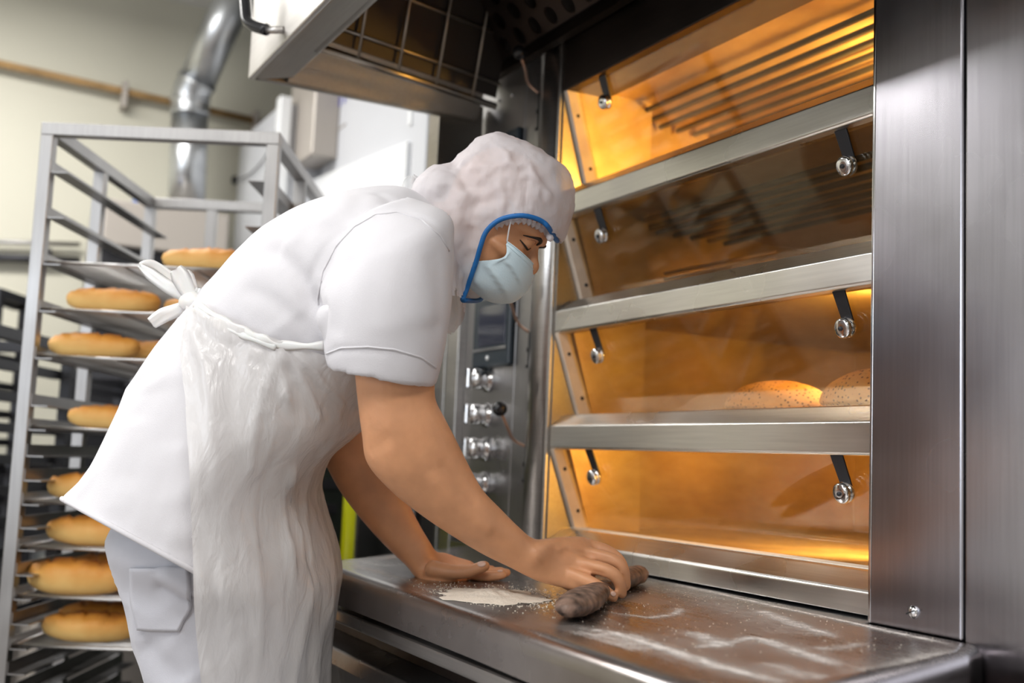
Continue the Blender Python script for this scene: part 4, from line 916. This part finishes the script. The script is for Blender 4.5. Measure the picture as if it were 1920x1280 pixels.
# ---- cloth helper
def cloth(name, mb, voxel, mat, folds, noise_amp=.003, noise_sc=(7, 7, 5), seed=0, smooth_it=6, D_extra=None, cut=None):
    me = remeshed(mb.mesh(name), voxel, smooth_it, .5)
    V = get_v(me); N = get_n(me); D = np.zeros(len(V))
    _t = me_tree(me)
    for pts, dep, wid in folds: crease(V, N, on_surf(_t, pts), dep, wid, D)
    D += noise_amp*nz(V, noise_sc, 3, seed)
    rg = np.clip(1-2.6*np.abs(nz(V@RM, (9, 9, 2.6), 2, seed+11)), 0, 1)**2; rg2 = np.clip(nz(V, (2.5, 2.5, 2.5), 1, seed+4)+.25, 0, 1)
    D += noise_amp*1.6*rg*rg2
    V = V+N*D[:, None]
    set_v(me, V)
    return finish(name, me, mat, person, True), me
# coat
coat = MB()
ct = [((90, 1045), (540, 1260), 1.86, .285), ((112, 1000), (550, 1190), 1.86, .28), ((139, 944), (560, 1120), 1.86, .272), ((172, 892), (566, 1055), 1.86, .262), ((208, 836), (575, 985), 1.86, .250), ((252, 750), (585, 880), 1.855, .225), ((302, 655), (612, 800), 1.85, .200), ((352, 588), (650, 772), 1.85, .188),
      ((400, 530), (690, 762), 1.85, .190), ((450, 475), (725, 735), 1.85, .200), ((505, 427), (762, 690), 1.85, .212), ((562, 394), (792, 640), 1.85, .222), ((622, 370), (818, 590), 1.85, .222), ((688, 356), (838, 545), 1.85, .200), ((745, 354), (848, 505), 1.85, .150), ((790, 366), (852, 480), 1.85, .10), ((815, 385), (855, 465), 1.85, .085)]
coat.loft(resample([sring(*q, n=48, pw=2.15) for q in ct], 4))
torso_tree = (lambda m: BVHTree.FromPolygons([Vector(v) for v in m.v], m.f))(coat)
def sleeve(S, inner=.010, skip=2):
    out = resample([sring(a, b, d, h, 40, 2.1) for a, b, d, h in S], 5)
    rings = list(out); 
    for r in reversed(out[int(len(out)*.45):]):
        c = sum((Vector(q) for q in r), Vector())/len(r); rings.append([q+(c-q).normalized()*inner for q in r])
    coat.loft(rings)
sleeve([((640, 440), (770, 372), 1.70, .085), ((612, 520), (845, 405), 1.665, .098), ((598, 575), (851, 470), 1.645, .100), ((603, 630), (846, 560), 1.635, .096), ((608, 665), (834, 650), 1.63, .088), ((616, 693), (816, 724), 1.63, .082)])
sleeve([((660, 420), (770, 380), 1.98, .07), ((640, 520), (800, 480), 2.03, .08), ((635, 620), (770, 600), 2.04, .075), ((632, 700), (750, 690), 2.03, .07)])
cf = [([(612, 640, 1.6), (560, 600, 1.6), (505, 560, 1.6), (450, 540, 1.6)], -.006, .012), ([(608, 610, 1.6), (575, 560, 1.6), (560, 500, 1.6), (565, 440, 1.6)], -.006, .013),
      ([(800, 470, 1.5), (820, 540, 1.5), (815, 640, 1.5)], -.004, .014),
      ([(720, 460, 1.5), (730, 540, 1.5), (720, 640, 1.5)], .004, .02), ([(680, 360, 1.7), (660, 400, 1.6), (600, 440, 1.6)], -.004, .014), ([(460, 600, 1.6), (420, 640, 1.6), (380, 720, 1.6)], -.005, .02),
      ([(280, 720, 1.6), (265, 800, 1.6), (235, 930, 1.6)], -.006, .022), ([(330, 820, 1.6), (335, 920, 1.6), (340, 1040, 1.6)], .006, .02),
            ([(470, 470, 1.72), (520, 478, 1.68), (560, 520, 1.66), (590, 570, 1.66), (608, 625, 1.66)], -.014, .016),
      ([(520, 450, 1.68), (570, 500, 1.66), (600, 560, 1.64)], .008, .018),
      ([(560, 640, 1.66), (600, 600, 1.66), (612, 560, 1.62)], -.008, .014),
      ([(570, 545, 1.62), (590, 500, 1.62), (630, 440, 1.60), (690, 400, 1.60), (745, 392, 1.62)], -.004, .005),
      ([(745, 392, 1.62), (800, 415, 1.62), (840, 460, 1.62), (848, 520, 1.62)], -.004, .005),
      ([(660, 470, 1.55), (640, 560, 1.54), (630, 640, 1.54)], -.005, .018),
      ([(760, 430, 1.55), (790, 520, 1.55), (800, 620, 1.55)], .005, .03),
      ([(610, 670, 1.53), (640, 655, 1.54), (740, 662, 1.54), (822, 690, 1.56)], -.0028, .004),
      ([(560, 430, 1.68), (640, 430, 1.65), (700, 400, 1.65)], -.004, .015),
      ([(470, 450, 1.72), (540, 470, 1.68), (600, 530, 1.62)], -.006, .02),
      ([(250, 780, 1.66), (230, 860, 1.66), (220, 980, 1.66)], .006, .03),
      ([(330, 700, 1.65), (315, 830, 1.62), (300, 1000, 1.62)], -.007, .035),
      ([(170, 985, 1.66), (230, 1012, 1.63), (300, 1043, 1.60), (370, 1075, 1.60)], .003, .010),
      ([(700, 357, 1.8), (730, 375, 1.7), (760, 420, 1.66)], -.004, .010)]
coat_o, coat_me = cloth('coat', coat, .0062, M['coat'], [(p_, d_*.62, w_*1.1) for p_, d_, w_ in cf], .0045, (7, 7, 5), 3, 4)
# trim the hem of the coat to the slanting line of the photograph and open the bottom
bmc = bmesh.new(); bmc.from_mesh(coat_me)
# plane through the hem line, containing the view axis of depth
h0, h1 = W(137, 946, 1.86), W(360, 1068, 1.86); nrm = (h1-CAM).cross(h0-CAM).normalized()
if nrm.z > 0: nrm = -nrm
bmesh.ops.bisect_plane(bmc, geom=bmc.verts[:]+bmc.edges[:]+bmc.faces[:], plane_co=h0, plane_no=nrm, clear_outer=True)
for v in bmc.verts:
    pass
bmc.to_mesh(coat_me); bmc.free()
md = coat_o.modifiers.new('thick', 'SOLIDIFY'); md.thickness = .002; md.offset = -1
for p_ in coat_me.polygons: p_.use_smooth = True
# hem roll
ctree = BVHTree.FromPolygons([v.co for v in coat_me.vertices], [p.vertices for p in coat_me.polygons])
def project(px, py, tr, off, d0=1.2):
    h = tr.ray_cast(CAM, ray(px, py).normalized())
    return (h[0]+h[1]*off*(1 if h[1].dot(Fv) < 0 else -1)) if h[0] is not None else None
bd = bmesh.new(); bd.from_mesh(coat_me)
be = [e for e in bd.edges if e.is_boundary]; loops = []
if be:
    left = set(be); 
    while left:
        e = left.pop(); lp = [e.verts[0], e.verts[1]]
        while True:
            nx_ = [q for q in lp[-1].link_edges if q in left]
            if not nx_: break
            left.discard(nx_[0]); lp.append(nx_[0].other_vert(lp[-1]))
        loops.append([v.co.copy() for v in lp])
    lp = max(loops, key=len); lp = lp[::3]+[lp[0]]
    MB().tube(lp, .0042, 8).build('coat_hem', M['coat'], person, True)
bd.free()
# stitched seams lying on the coat
def densify(pts, step):
    out = []
    for (x0, y0), (x1, y1) in zip(pts[:-1], pts[1:]):
        n = max(1, int(math.hypot(x1-x0, y1-y0)/step)); out += [(x0+(x1-x0)*k/n, y0+(y1-y0)*k/n) for k in range(n)]
    return out+[pts[-1]]
def seam(pts, name, mat, tr, r=.0016, off=.001):
    q = [project(x, y, tr, off) for x, y in densify(pts, 9)]; q = [a for a in q if a is not None]
    if len(q) > 1: MB().tube(q, r, 6, sub=2).build(name, mat, person, True)
seam([(612, 663), (640, 652), (690, 650), (740, 655), (790, 670), (818, 690)], 'cuff_seam', M['coat'], ctree, .0014, .0005)
seam([(600, 600), (596, 560), (605, 510), (630, 462), (665, 425), (705, 402), (745, 398), (790, 412), (825, 442), (842, 470)], 'armhole_seam', M['coat'], ctree, .0014, .0004)

# trousers
tr_ = MB()
near = [((285, 930), (520, 1000), 1.84, .17), ((214, 1000), (560, 1060), 1.82, .17), ((229, 1080), (575, 1110), 1.80, .125), ((245, 1150), (570, 1170), 1.79, .110), ((262, 1220), (565, 1230), 1.785, .10), ((281, 1285), (560, 1285), 1.78, .095), ((310, 1420), (540, 1420), 1.78, .085), ((330, 1600), (520, 1600), 1.78, .075), ((345, 1850), (500, 1850), 1.78, .07), ((350, 1985), (500, 1985), 1.78, .07)]
far = [((285, 930), (540, 1000), 1.9, .17), ((240, 1010), (580, 1060), 1.95, .14), ((270, 1150), (590, 1150), 1.98, .11), ((300, 1285), (570, 1285), 1.99, .10), ((350, 1420), (560, 1420), 2.0, .085), ((380, 1600), (560, 1600), 2.0, .075), ((395, 1760), (540, 1760), 2.0, .07), ((400, 1875), (540, 1875), 2.0, .07)]
for L_ in (near, far): tr_.loft(resample([sring(*q, n=40, pw=2.1) for q in L_], 5))
tf = [([(300, 1065, 1.65), (340, 1090, 1.65), (375, 1115, 1.66)], .006, .012), ([(290, 1090, 1.66), (330, 1110, 1.65), (372, 1130, 1.66)], -.006, .012), ([(270, 1200, 1.68), (300, 1240, 1.68), (350, 1290, 1.68)], -.006, .02), ([(250, 1120, 1.7), (262, 1200, 1.7), (285, 1300, 1.7)], .005, .015), ([(360, 1130, 1.65), (385, 1200, 1.66), (400, 1300, 1.66)], -.006, .02)]
tro, tme = cloth('trousers', tr_, .008, M['trouser'], tf, .004, (7, 7, 6), 9, 5)
ttree = BVHTree.FromPolygons([v.co for v in tme.vertices], [p.vertices for p in tme.polygons])
# patch pocket
pk = [(248, 1062), (352, 1062), (360, 1136), (334, 1180), (262, 1178), (250, 1130)]
def inside(x, y, P):
    c = False
    for i in range(len(P)):
        x0, y0 = P[i]; x1, y1 = P[i-1]
        if (y0 > y) != (y1 > y) and x < (x1-x0)*(y-y0)/(y1-y0)+x0: c = not c
    return c
def edge_rows(P, y):
    xs = []
    for i in range(len(P)):
        x0, y0 = P[i]; x1, y1 = P[i-1]
        if (y0 > y) != (y1 > y): xs.append((x1-x0)*(y-y0)/(y1-y0)+x0)
    return min(xs), max(xs)
rows = []
for i in range(21):
    y = 1062.5+i*(1179.0-1063)/20
    a, b = edge_rows(pk, min(max(y, 1063), 1177)); rows.append([project(a+(b-a)*k/16, y+(0 if i < 18 else (k/16*3)), ttree, .0035) for k in range(17)])
if all(q is not None for r in rows for q in r):
    pm = MB().loft(rows, closed=False, caps=False).build('patch_pocket', M['trouser'], person, True); md = pm.modifiers.new('t', 'SOLIDIFY'); md.thickness = .003; md.offset = -1
    st = [rows[i][-1] for i in range(0, 21, 2)]+[rows[-1][k] for k in range(15, -1, -3)]
    MB().tube(st, .0014, 6, sub=2).build('pocket_stitching', M['trouser'], person, True)
# shoes
for (ank, dx) in ((ankN, 0), (ankF, 0)):
    fx = ank+Vector((-.0, .06, 0)); sm = MB(); rings = []
    for q, wv, hv in ((-.12, .02, .03), (-.10, .036, .085), (-.04, .042, .10), (.03, .045, .085), (.09, .050, .062), (.14, .046, .05), (.17, .03, .035), (.18, .012, .015)):
        c = Vector((ank.x, ank.y+q+.03, 0)); rings.append([(c.x+wv*math.copysign(abs(math.cos(t))**.8, math.cos(t)), c.y, .002+hv*.5+hv*.5*math.copysign(abs(math.sin(t))**.75, math.sin(t))) for t in [2*math.pi*k/20 for k in range(20)]])
    sm.loft(resample([[Vector(p) for p in r] for r in rings], 3)).build('shoe', M['shoe'], person, True)

# ---- hair net with neck drape: a smooth blob around head, neck and shoulders, cut open at the face
hb = MB()
hb.loft(resample([head_ring(u_, fb, ff, hw, 36, 1.3) for u_, fb, ff, hw in [(11.2, -4, 2.5, 1.2), (10.6, -6, 5, 4.2), (8.6, -8.2, 7.2, 6.2), (5.5, -9.4, 8.7, 7.3), (2.2, -9.9, 9.4, 7.7), (-.5, -9.9, 9.6, 7.6), (-4, -9.7, 8.4, 7.3), (-8, -8.5, 7.0, 6.9), (-12, -7, 5.6, 6.0), (-15, -5, 4.5, 5)]], 3))
hb.sphere(W(838, 372, 1.86), (.062, .056, .085), (Rv, Uv, Fv))
# drape from the head over neck and chest
hb.loft(resample([sring(a, b, d, h, 36, 2.1) for a, b, d, h in [((800, 345), (960, 400), 1.86, .085), ((795, 385), (900, 470), 1.86, .095), ((800, 430), (880, 520), 1.85, .105), ((812, 475), (872, 545), 1.835, .11), ((825, 520), (869, 580), 1.82, .105), ((828, 570), (866, 615), 1.80, .09), ((832, 625), (853, 640), 1.79, .07)]], 4))
hme = remeshed(hb.mesh(), .0045, 10, .5)
_ht = me_tree(hme); V = get_v(hme); N = get_n(hme); D = np.zeros(len(V))
for pts, dep, wid in [([(925, 270, 1.84), (950, 290, 1.80), (960, 310, 1.78), (990, 310, 1.77), (1000, 330, 1.78), (1025, 360, 1.79), (1035, 385, 1.8)], .0065, .006),
                      ([(960, 310, 1.78), (915, 313, 1.76), (870, 320, 1.78)], .0045, .006), ([(850, 325, 1.79), (870, 305, 1.80), (905, 290, 1.80)], .004, .007),
                      ([(848, 330, 1.78), (880, 345, 1.76), (920, 350, 1.76)], -.005, .009), ([(850, 335, 1.78), (870, 345, 1.76), (905, 340, 1.76)], .004, .005),
                      ([(860, 400, 1.76), (900, 380, 1.76), (940, 370, 1.76)], -.006, .012), ([(930, 340, 1.76), (945, 370, 1.76), (940, 400, 1.77)], .004, .007),
                      ([(990, 330, 1.78), (985, 360, 1.77), (990, 395, 1.78)], -.004, .008), ([(1010, 350, 1.79), (1010, 380, 1.78)], .003, .005),
                      ([(830, 400, 1.76), (850, 440, 1.75), (862, 500, 1.75)], -.006, .012), ([(845, 450, 1.74), (850, 520, 1.74), (850, 600, 1.74)], .005, .010),
                      ([(880, 420, 1.76), (885, 460, 1.76), (872, 520, 1.76)], -.005, .010), ([(905, 330, 1.76), (930, 320, 1.76)], .003, .004), ([(840, 345, 1.78), (835, 390, 1.77)], -.005, .012)]:
    crease(V, N, on_surf(_ht, pts), dep*.8, wid, D)
D += .0035*nz(V, (26, 26, 26), 3, 5)+.0022*np.abs(nz(V, (55, 55, 55), 2, 8))
V = V+N*D[:, None]; set_v(hme, V)
# face opening: curve in the head's own forward/up plane
trim_px = [(1033, 437), (1029, 427), (1018, 416), (1000, 408), (975, 404), (945, 409), (925, 420), (910, 437), (901, 462), (893, 490), (882, 522), (874, 545), (867, 562)]
def to_FU(px, py, s=.075):
    # intersect the view ray with the plane S = s of the head frame
    d = ray(px, py); t = ((hO+Sh*s-CAM).dot(Sh))/d.dot(Sh); q = CAM+d*t-hO; return (q.dot(Fh), q.dot(Uh))
nearFU = []
htree0 = BVHTree.FromPolygons([v.co for v in hme.vertices], [p.vertices for p in hme.polygons])
trim3 = []
for (x, y) in trim_px:
    h = htree0.ray_cast(CAM, (W(x, y, 1.8)-CAM).normalized())
    p_ = h[0] if h[0] is not None else W(x, y, 1.82); trim3.append(p_); q = p_-hO; nearFU.append((q.dot(Fh), q.dot(Uh)))
polyFU = nearFU+[(.02, -.30), (.30, -.30), (.30, nearFU[0][1])]
bmh = bmesh.new(); bmh.from_mesh(hme)
dele = [v for v in bmh.verts if inside((v.co-hO).dot(Fh), (v.co-hO).dot(Uh), polyFU)]
bmesh.ops.delete(bmh, geom=dele, context='VERTS'); bmh.to_mesh(hme); bmh.free()
hn = finish('hair_net', hme, M['hairnet'], person, True)
far3 = []
for (f_, u_) in nearFU:
    h = htree0.ray_cast(hO+Fh*f_+Uh*u_-Sh*.3, Sh); far3.append(h[0] if h[0] is not None else hO+Fh*f_+Uh*u_-Sh*.05)
loop = list(reversed(trim3[1:]))+[trim3[0].lerp(far3[0], .5)+Fh*.003]+far3[1:]
tm = MB().tube(loop, .0040, 10, sub=4).build('blue_face_trim', M['bluetrim'], hn, True)
# gathered white inner edge under the trim at the forehead
gp = []
for i, (x, y) in enumerate([(928, 426), (945, 418), (965, 414), (985, 415), (1000, 420), (1014, 428), (1026, 438), (1032, 448)]):
    d_ = (tree.ray_cast(CAM, (W(x, y, 1.8)-CAM).normalized())[0])
    gp.append((d_ if d_ is not None else W(x, y, 1.80))-Fv*.004)
g2, r2 = smooth_path(gp, [.004]*len(gp), 6)
r2 = [.0045+.0025*math.sin(i*1.9) for i in range(len(r2))]
MB().tube(g2, r2, 8).build('gathered_edge', M['hairnet'], hn, True)

# ---- face mask: rows from the nose bridge to under the chin
mk = []; NS = 33
# (u_front, f_front, u_side, f_side, s_side)
rowsM = [(-5.4, 8.9, -4.7, 4.6, 6.85), (-6.8, 9.5, -5.6, 4.0, 7.0), (-8.2, 9.7, -6.9, 3.0, 7.1), (-9.8, 9.6, -8.4, 1.8, 7.0), (-11.6, 9.1, -10.2, .8, 6.7), (-13.0, 7.9, -12.0, -.1, 6.1), (-14.0, 6.0, -13.2, -.2, 5.0), (-14.3, 4.0, -13.8, .6, 3.8)]
rr_ = []
for (uf, ff, us, fs, ss) in rowsM:
    r = []
    for k in range(NS):
        a = -1+2*k/(NS-1); t = abs(a); ang = t*math.pi/2
        f = fs+(ff-fs)*math.cos(ang)**.75; s_ = math.copysign(ss*math.sin(ang)**.9, a); u_ = uf+(us-uf)*t**1.5
        r.append(Vector((f, u_, s_)))
    rr_.append(r)
rr_ = resample(rr_, 5); nR = len(rr_)
pts = []
for i, r in enumerate(rr_):
    v = i/(nR-1); o_ = []
    for k, q in enumerate(r):
        a = abs(-1+2*k/(NS-1))
        # soft pleats that fan out from the side of the mask
        ph_ = (v*4.2+a*.9) % 1.0; pl_ = .62*(ph_**2-.33)*min(1, (1-a)*6)*min(1, a*2.5)*math.sin(math.pi*min(1, max(0, v*1.15-.08)))
        cup = .3*math.sin(math.pi*v)*(1-a)
        n_ = Vector((q.x-2, (q.y+10)*.3, q.z)).normalized(); q = q+n_*(pl_+cup)
        # the side edge is notched below the ear loop
        if a > .82: q.x += (a-.82)/.18*(2.6*math.sin(math.pi*min(1, v*1.5))**2)
        o_.append(H(q.x, q.y, q.z))
    pts.append(o_)
mo = MB().loft(pts, closed=False, caps=False).build('face_mask', M['mask'], person, True)
md = mo.modifiers.new('t', 'SOLIDIFY'); md.thickness = .0016
ss_ = mo.modifiers.new('sub', 'SUBSURF'); ss_.levels = 1; ss_.render_levels = 1
MB().tube(pts[0], .0013, 6).build('mask_edge', M['mask'], mo, True)
MB().tube(pts[3], .0009, 6).build('mask_stitching', M['mask'], mo, True)
top_side = pts[0][-1]
MB().tube([top_side, H(3.9, -2.6, 7.45), H(3.0, .4, 7.7), H(1.6, 1.0, 7.9)], .0013, 8, sub=4).build('ear_loop', M['elastic'], mo, True)

# ---- plastic apron wrapped round the waist, with the bow at the back
ap = [((350, 562), (702, 684), 1.85, .205, 356, -1), ((322, 620), (696, 730), 1.85, .215, 346, 0), ((300, 660), (688, 770), 1.85, .225, 349, 0), ((252, 755), (672, 803), 1.85, .243, 352, 0), ((208, 836), (612, 850), 1.85, .268, 355, 0), ((200, 940), (586, 908), 1.86, .280, 358, 0),
      ((200, 1010), (594, 965), 1.86, .283, 361, 0), ((212, 1065), (617, 1035), 1.86, .283, 363, 0), ((228, 1120), (627, 1088), 1.86, .262, 368, 0), ((245, 1180), (620, 1150), 1.86, .25, 376, 0), ((262, 1250), (611, 1230), 1.86, .24, 386, 0), ((280, 1330), (606, 1320), 1.86, .235, 392, 0), ((300, 1500), (600, 1500), 1.86, .22, 404, 0), ((320, 1680), (585, 1680), 1.86, .20, 420, 0)]
NC = 132; rows = []
for a, b, d, hd, ed_, _ in ap:
    A, B_ = W(*a, d), W(*b, d); c = (A+B_)/2; e1 = (B_-A)/2
    # angle at which the near side of the section meets the left edge of the sheet
    best = 0
    lo_, hi_ = .05, math.pi-.02
    for _i in range(30):
        m_ = (lo_+hi_)/2; q = c+e1*math.cos(m_)-Fv*hd*math.sin(m_)-CAM
        if 960+FPX*q.dot(Rv)/q.dot(Fv) > ed_: lo_ = m_
        else: hi_ = m_
    t0 = lo_; rows.append([c+e1*math.cos(t)-Fv*hd*math.sin(t) for t in [t0-(t0+2.2)*k/(NC-1) for k in range(NC)]])
rows = resample(rows, 9); nR = len(rows)
P_ = np.array([[tuple(q) for q in r] for r in rows])
du = np.gradient(P_, axis=1); dv = np.gradient(P_, axis=0); NN = np.cross(du, dv); NN /= np.linalg.norm(NN, axis=2)[..., None]+1e-9
ctr = np.array(W(480, 900, 1.86)); sgn = np.sign(((P_-ctr)*NN).sum(2)); NN *= sgn[..., None]
Dm = np.zeros(P_.shape[:2])
for i in range(nR):
    v = i/(nR-1)
    for k in range(NC):
        t = k/(NC-1)
        a_ = noise.fractal(Vector((t*11+.5*math.sin(v*5), v*2.2, 1.7)), 1, 2, 3); b_ = 1-abs(noise.noise(Vector((t*9+v*1.2, v*1.4, 6.1))))*2.2
        c2 = noise.fractal(Vector((t*26, v*26, 3)), 1, 2, 3); g_ = math.exp(-v*7)
        Dm[i, k] = .0052*a_*(.4+min(v*3, 1))+.0065*max(b_, 0)**3*(.3+v)+.0022*c2*(.25+g_)+.006*g_*math.sin(t*52+6*a_)*max(0, .5-abs(t-.1))
for i in range(nR):
    for k in range(NC):
        q = Vector(P_[i, k]); h = torso_tree.ray_cast(q-Fv*.6, Fv); h2 = ctree.ray_cast(q-Fv*.6, Fv)
        if h[0] is not None and h2[0] is not None and 0 < (h[0]-h2[0]).dot(Fv) < .03: h = h2
        if h[0] is not None:
            dd = (q-h[0]).dot(Fv)
            if -.014 < dd < .30 and k < NC*.8: q = h[0]-Fv*.014; P_[i, k] = tuple(q)
# relax the sheet a little, then fold it
for _ in range(6):
    P_[1:-1, 1:-1] = P_[1:-1, 1:-1]*.4+.15*(P_[:-2, 1:-1]+P_[2:, 1:-1]+P_[1:-1, :-2]+P_[1:-1, 2:])
P_ = P_+NN*(Dm+.006)[..., None]
_at = MB().loft([[Vector(q) for q in r] for r in P_], closed=False, caps=False); _att = BVHTree.FromPolygons([Vector(v) for v in _at.v], _at.f)
VV = P_.reshape(-1, 3); NF = NN.reshape(-1, 3); DD = np.zeros(len(VV))
for pts, dep, wid in [([(528, 648, 1.6), (535, 740, 1.6), (540, 900, 1.6), (545, 1120, 1.6)], .012, .008), ([(532, 655, 1.6), (580, 740, 1.6), (600, 800, 1.6)], .008, .006), ([(535, 650, 1.6), (590, 700, 1.6), (650, 770, 1.6)], .007, .006),
                      ([(525, 655, 1.6), (480, 780, 1.6), (465, 900, 1.6)], .007, .009), ([(360, 590, 1.6), (400, 640, 1.6), (500, 650, 1.6)], -.005, .008), ([(358, 600, 1.6), (385, 700, 1.6), (395, 860, 1.6)], .007, .009),
                      ([(356, 600, 1.6), (345, 660, 1.6), (352, 740, 1.6)], .006, .006), ([(440, 640, 1.6), (430, 760, 1.6), (425, 960, 1.6)], -.006, .012), ([(500, 760, 1.6), (495, 1000, 1.6), (500, 1280, 1.6)], -.006, .014),
                      ([(570, 900, 1.6), (585, 1050, 1.6), (580, 1280, 1.6)], -.008, .010), ([(556, 860, 1.6), (560, 1000, 1.6), (555, 1280, 1.6)], .008, .010), ([(455, 1000, 1.6), (450, 1280, 1.6)], .006, .010), ([(400, 900, 1.6), (405, 1100, 1.6), (415, 1280, 1.6)], -.005, .012)]:
    crease(VV, NF, on_surf(_att, pts), dep, wid, DD)
P_ = (VV+NF*DD[:, None]).reshape(P_.shape)
apron = MB().loft([[tuple(q) for q in r] for r in P_], closed=False, caps=False).build('apron', M['apron'], person, True)
apron['label'] = 'thin shiny white plastic apron'
# waist ties, gathered folds running to the side and under the sleeve
def ribbon(pts, w_, name='apron_tie', par=apron, mat='apron', tw=None, th=.0012, sub=6, twist=0):
    P, Q = smooth_path([W(*p) for p in pts], w_ if hasattr(w_, '__len__') else [w_]*len(pts), sub)
    rings = []
    for i, p_ in enumerate(P):
        t = (P[min(i+1, len(P)-1)]-P[max(i-1, 0)]).normalized(); sd = t.cross(Fv).normalized()
        an = twist*i/len(P); sd = sd*math.cos(an)+Fv*math.sin(an); nn = t.cross(sd).normalized(); h = Q[i]/2
        rings.append([p_+sd*(h*c)+nn*(.0025*math.sin(c*5+i*.3)+o_*th) for c, o_ in ((-1, 0), (-.5, 1), (0, 1), (.5, 1), (1, 0), (.5, -1), (0, -1), (-.5, -1))])
    return MB().loft(rings).build(name, M[mat], par, True)
M['tie'] = plain('white_plastic_tie', (.80, .78, .76), .3, bump=.3, bscale=60, Subsurface_Weight=.1)
ribbon([(362, 566, 1.80), (320, 540, 1.81), (282, 513, 1.82), (262, 498, 1.83)], [.014, .022, .020, .008], mat='tie')
ribbon([(262, 497, 1.83), (285, 497, 1.84), (322, 524, 1.84), (360, 560, 1.82)], [.008, .018, .022, .012], mat='tie')
ribbon([(364, 566, 1.79), (352, 545, 1.79), (338, 518, 1.79), (329, 504, 1.79)], [.016, .026, .030, .022], mat='tie')
ribbon([(366, 562, 1.80), (360, 540, 1.80), (352, 518, 1.80), (348, 507, 1.80)], [.012, .018, .020, .010], mat='tie')
ribbon([(358, 570, 1.79), (330, 582, 1.79), (305, 592, 1.79), (284, 606, 1.79)], [.014, .022, .024, .020], mat='tie', twist=.3)
ribbon([(366, 566, 1.79), (371, 552, 1.79), (374, 540, 1.79)], [.012, .012, .010], mat='tie')
MB().tube([W(350, 566, 1.79), W(362, 566, 1.775), W(372, 572, 1.775)], [.013, .017, .012], 12, sub=4, round_ends=True).build('knot', M['tie'], apron, True)
def proj_ribbon(pts, w_, name, mat='tie', tr=None, off=.012):
    q = []
    for x, y in densify(pts, 25):
        h = project(x, y, tr, 0); h2 = project(x, y, coat_tree2, 0)
        if h is not None and h2 is not None and 0 < (h-h2).dot(Fv) < .03: h = h2
        q.append(h-Fv*off if h is not None else None)
    q = [a for a in q if a is not None]; P, _ = smooth_path(q, [0]*len(q), 6)
    rings = []
    for i, p_ in enumerate(P):
        t = (P[min(i+1, len(P)-1)]-P[max(i-1, 0)]).normalized(); sd = t.cross(Fv).normalized(); h = w_/2*(1+.25*math.sin(i*.7)); nn = sd.cross(t)
        rings.append([p_+sd*h*c+nn*(.003*o_) for c, o_ in ((-1, 0), (-.4, 1), (.1, .2), (.5, .9), (1, 0), (.4, -.6), (-.4, -.6))])
    return MB().loft(rings).build(name, M[mat], apron, True)
coat_tree2 = BVHTree.FromPolygons([v.co for v in coat_me.vertices], [p.vertices for p in coat_me.polygons])
proj_ribbon([(372, 570), (430, 604), (480, 628), (528, 646), (575, 649), (612, 648)], .012, 'apron_tie', tr=torso_tree, off=.022)
proj_ribbon([(372, 580), (430, 615), (480, 636), (524, 651)], .009, 'apron_tie', tr=torso_tree, off=.024)
# clear strap standing up behind the neck
ribbon([(762, 366, 1.86), (766, 344, 1.86), (773, 331, 1.86)], [.022, .018, .010], 'neck_strap', apron, 'clear')
ribbon([(773, 331, 1.86), (783, 345, 1.88), (786, 372, 1.88)], [.010, .016, .018], 'neck_strap', apron, 'clear')

# ---- the brush in the right hand
b0, b1 = onp(1078, 1134, 2, Z(-.2042)+.0175), onp(1203, 1073, 2, Z(-.2042)+.0175)
ax_ = (b1-b0); L_ = ax_.length; ax_.normalize(); sd_ = Vector((0, 0, 1)).cross(ax_).normalized()
rings = []
for q, wv, hv, bend_ in ((-.10, .004, .005, 0), (-.07, .018, .012, 0), (.04, .027, .0170, .001), (.18, .026, .0170, .003), (.36, .016, .014, .005), (.55, .0135, .012, .006), (.75, .018, .015, .004), (.90, .022, .0165, .002), (.99, .012, .011, 0), (1.03, .003, .004, 0)):
    c = b0+ax_*L_*q+sd_*bend_; rings.append([c+sd_*wv*math.cos(t)+Vector((0, 0, 1))*hv*math.sin(t) for t in [2*math.pi*k/24 for k in range(24)]])
bme = MB().loft(resample(rings, 5)).mesh(); V = get_v(bme); N = get_n(bme); V = V+N*(.0012*nz(V, (70, 70, 70), 3, 2))[:, None]; set_v(bme, V)
bo = finish('brush', bme, M['brush'], None, True); tag(bo, 'dark worn hand brush gripped under the right hand on the work shelf', 'brush')
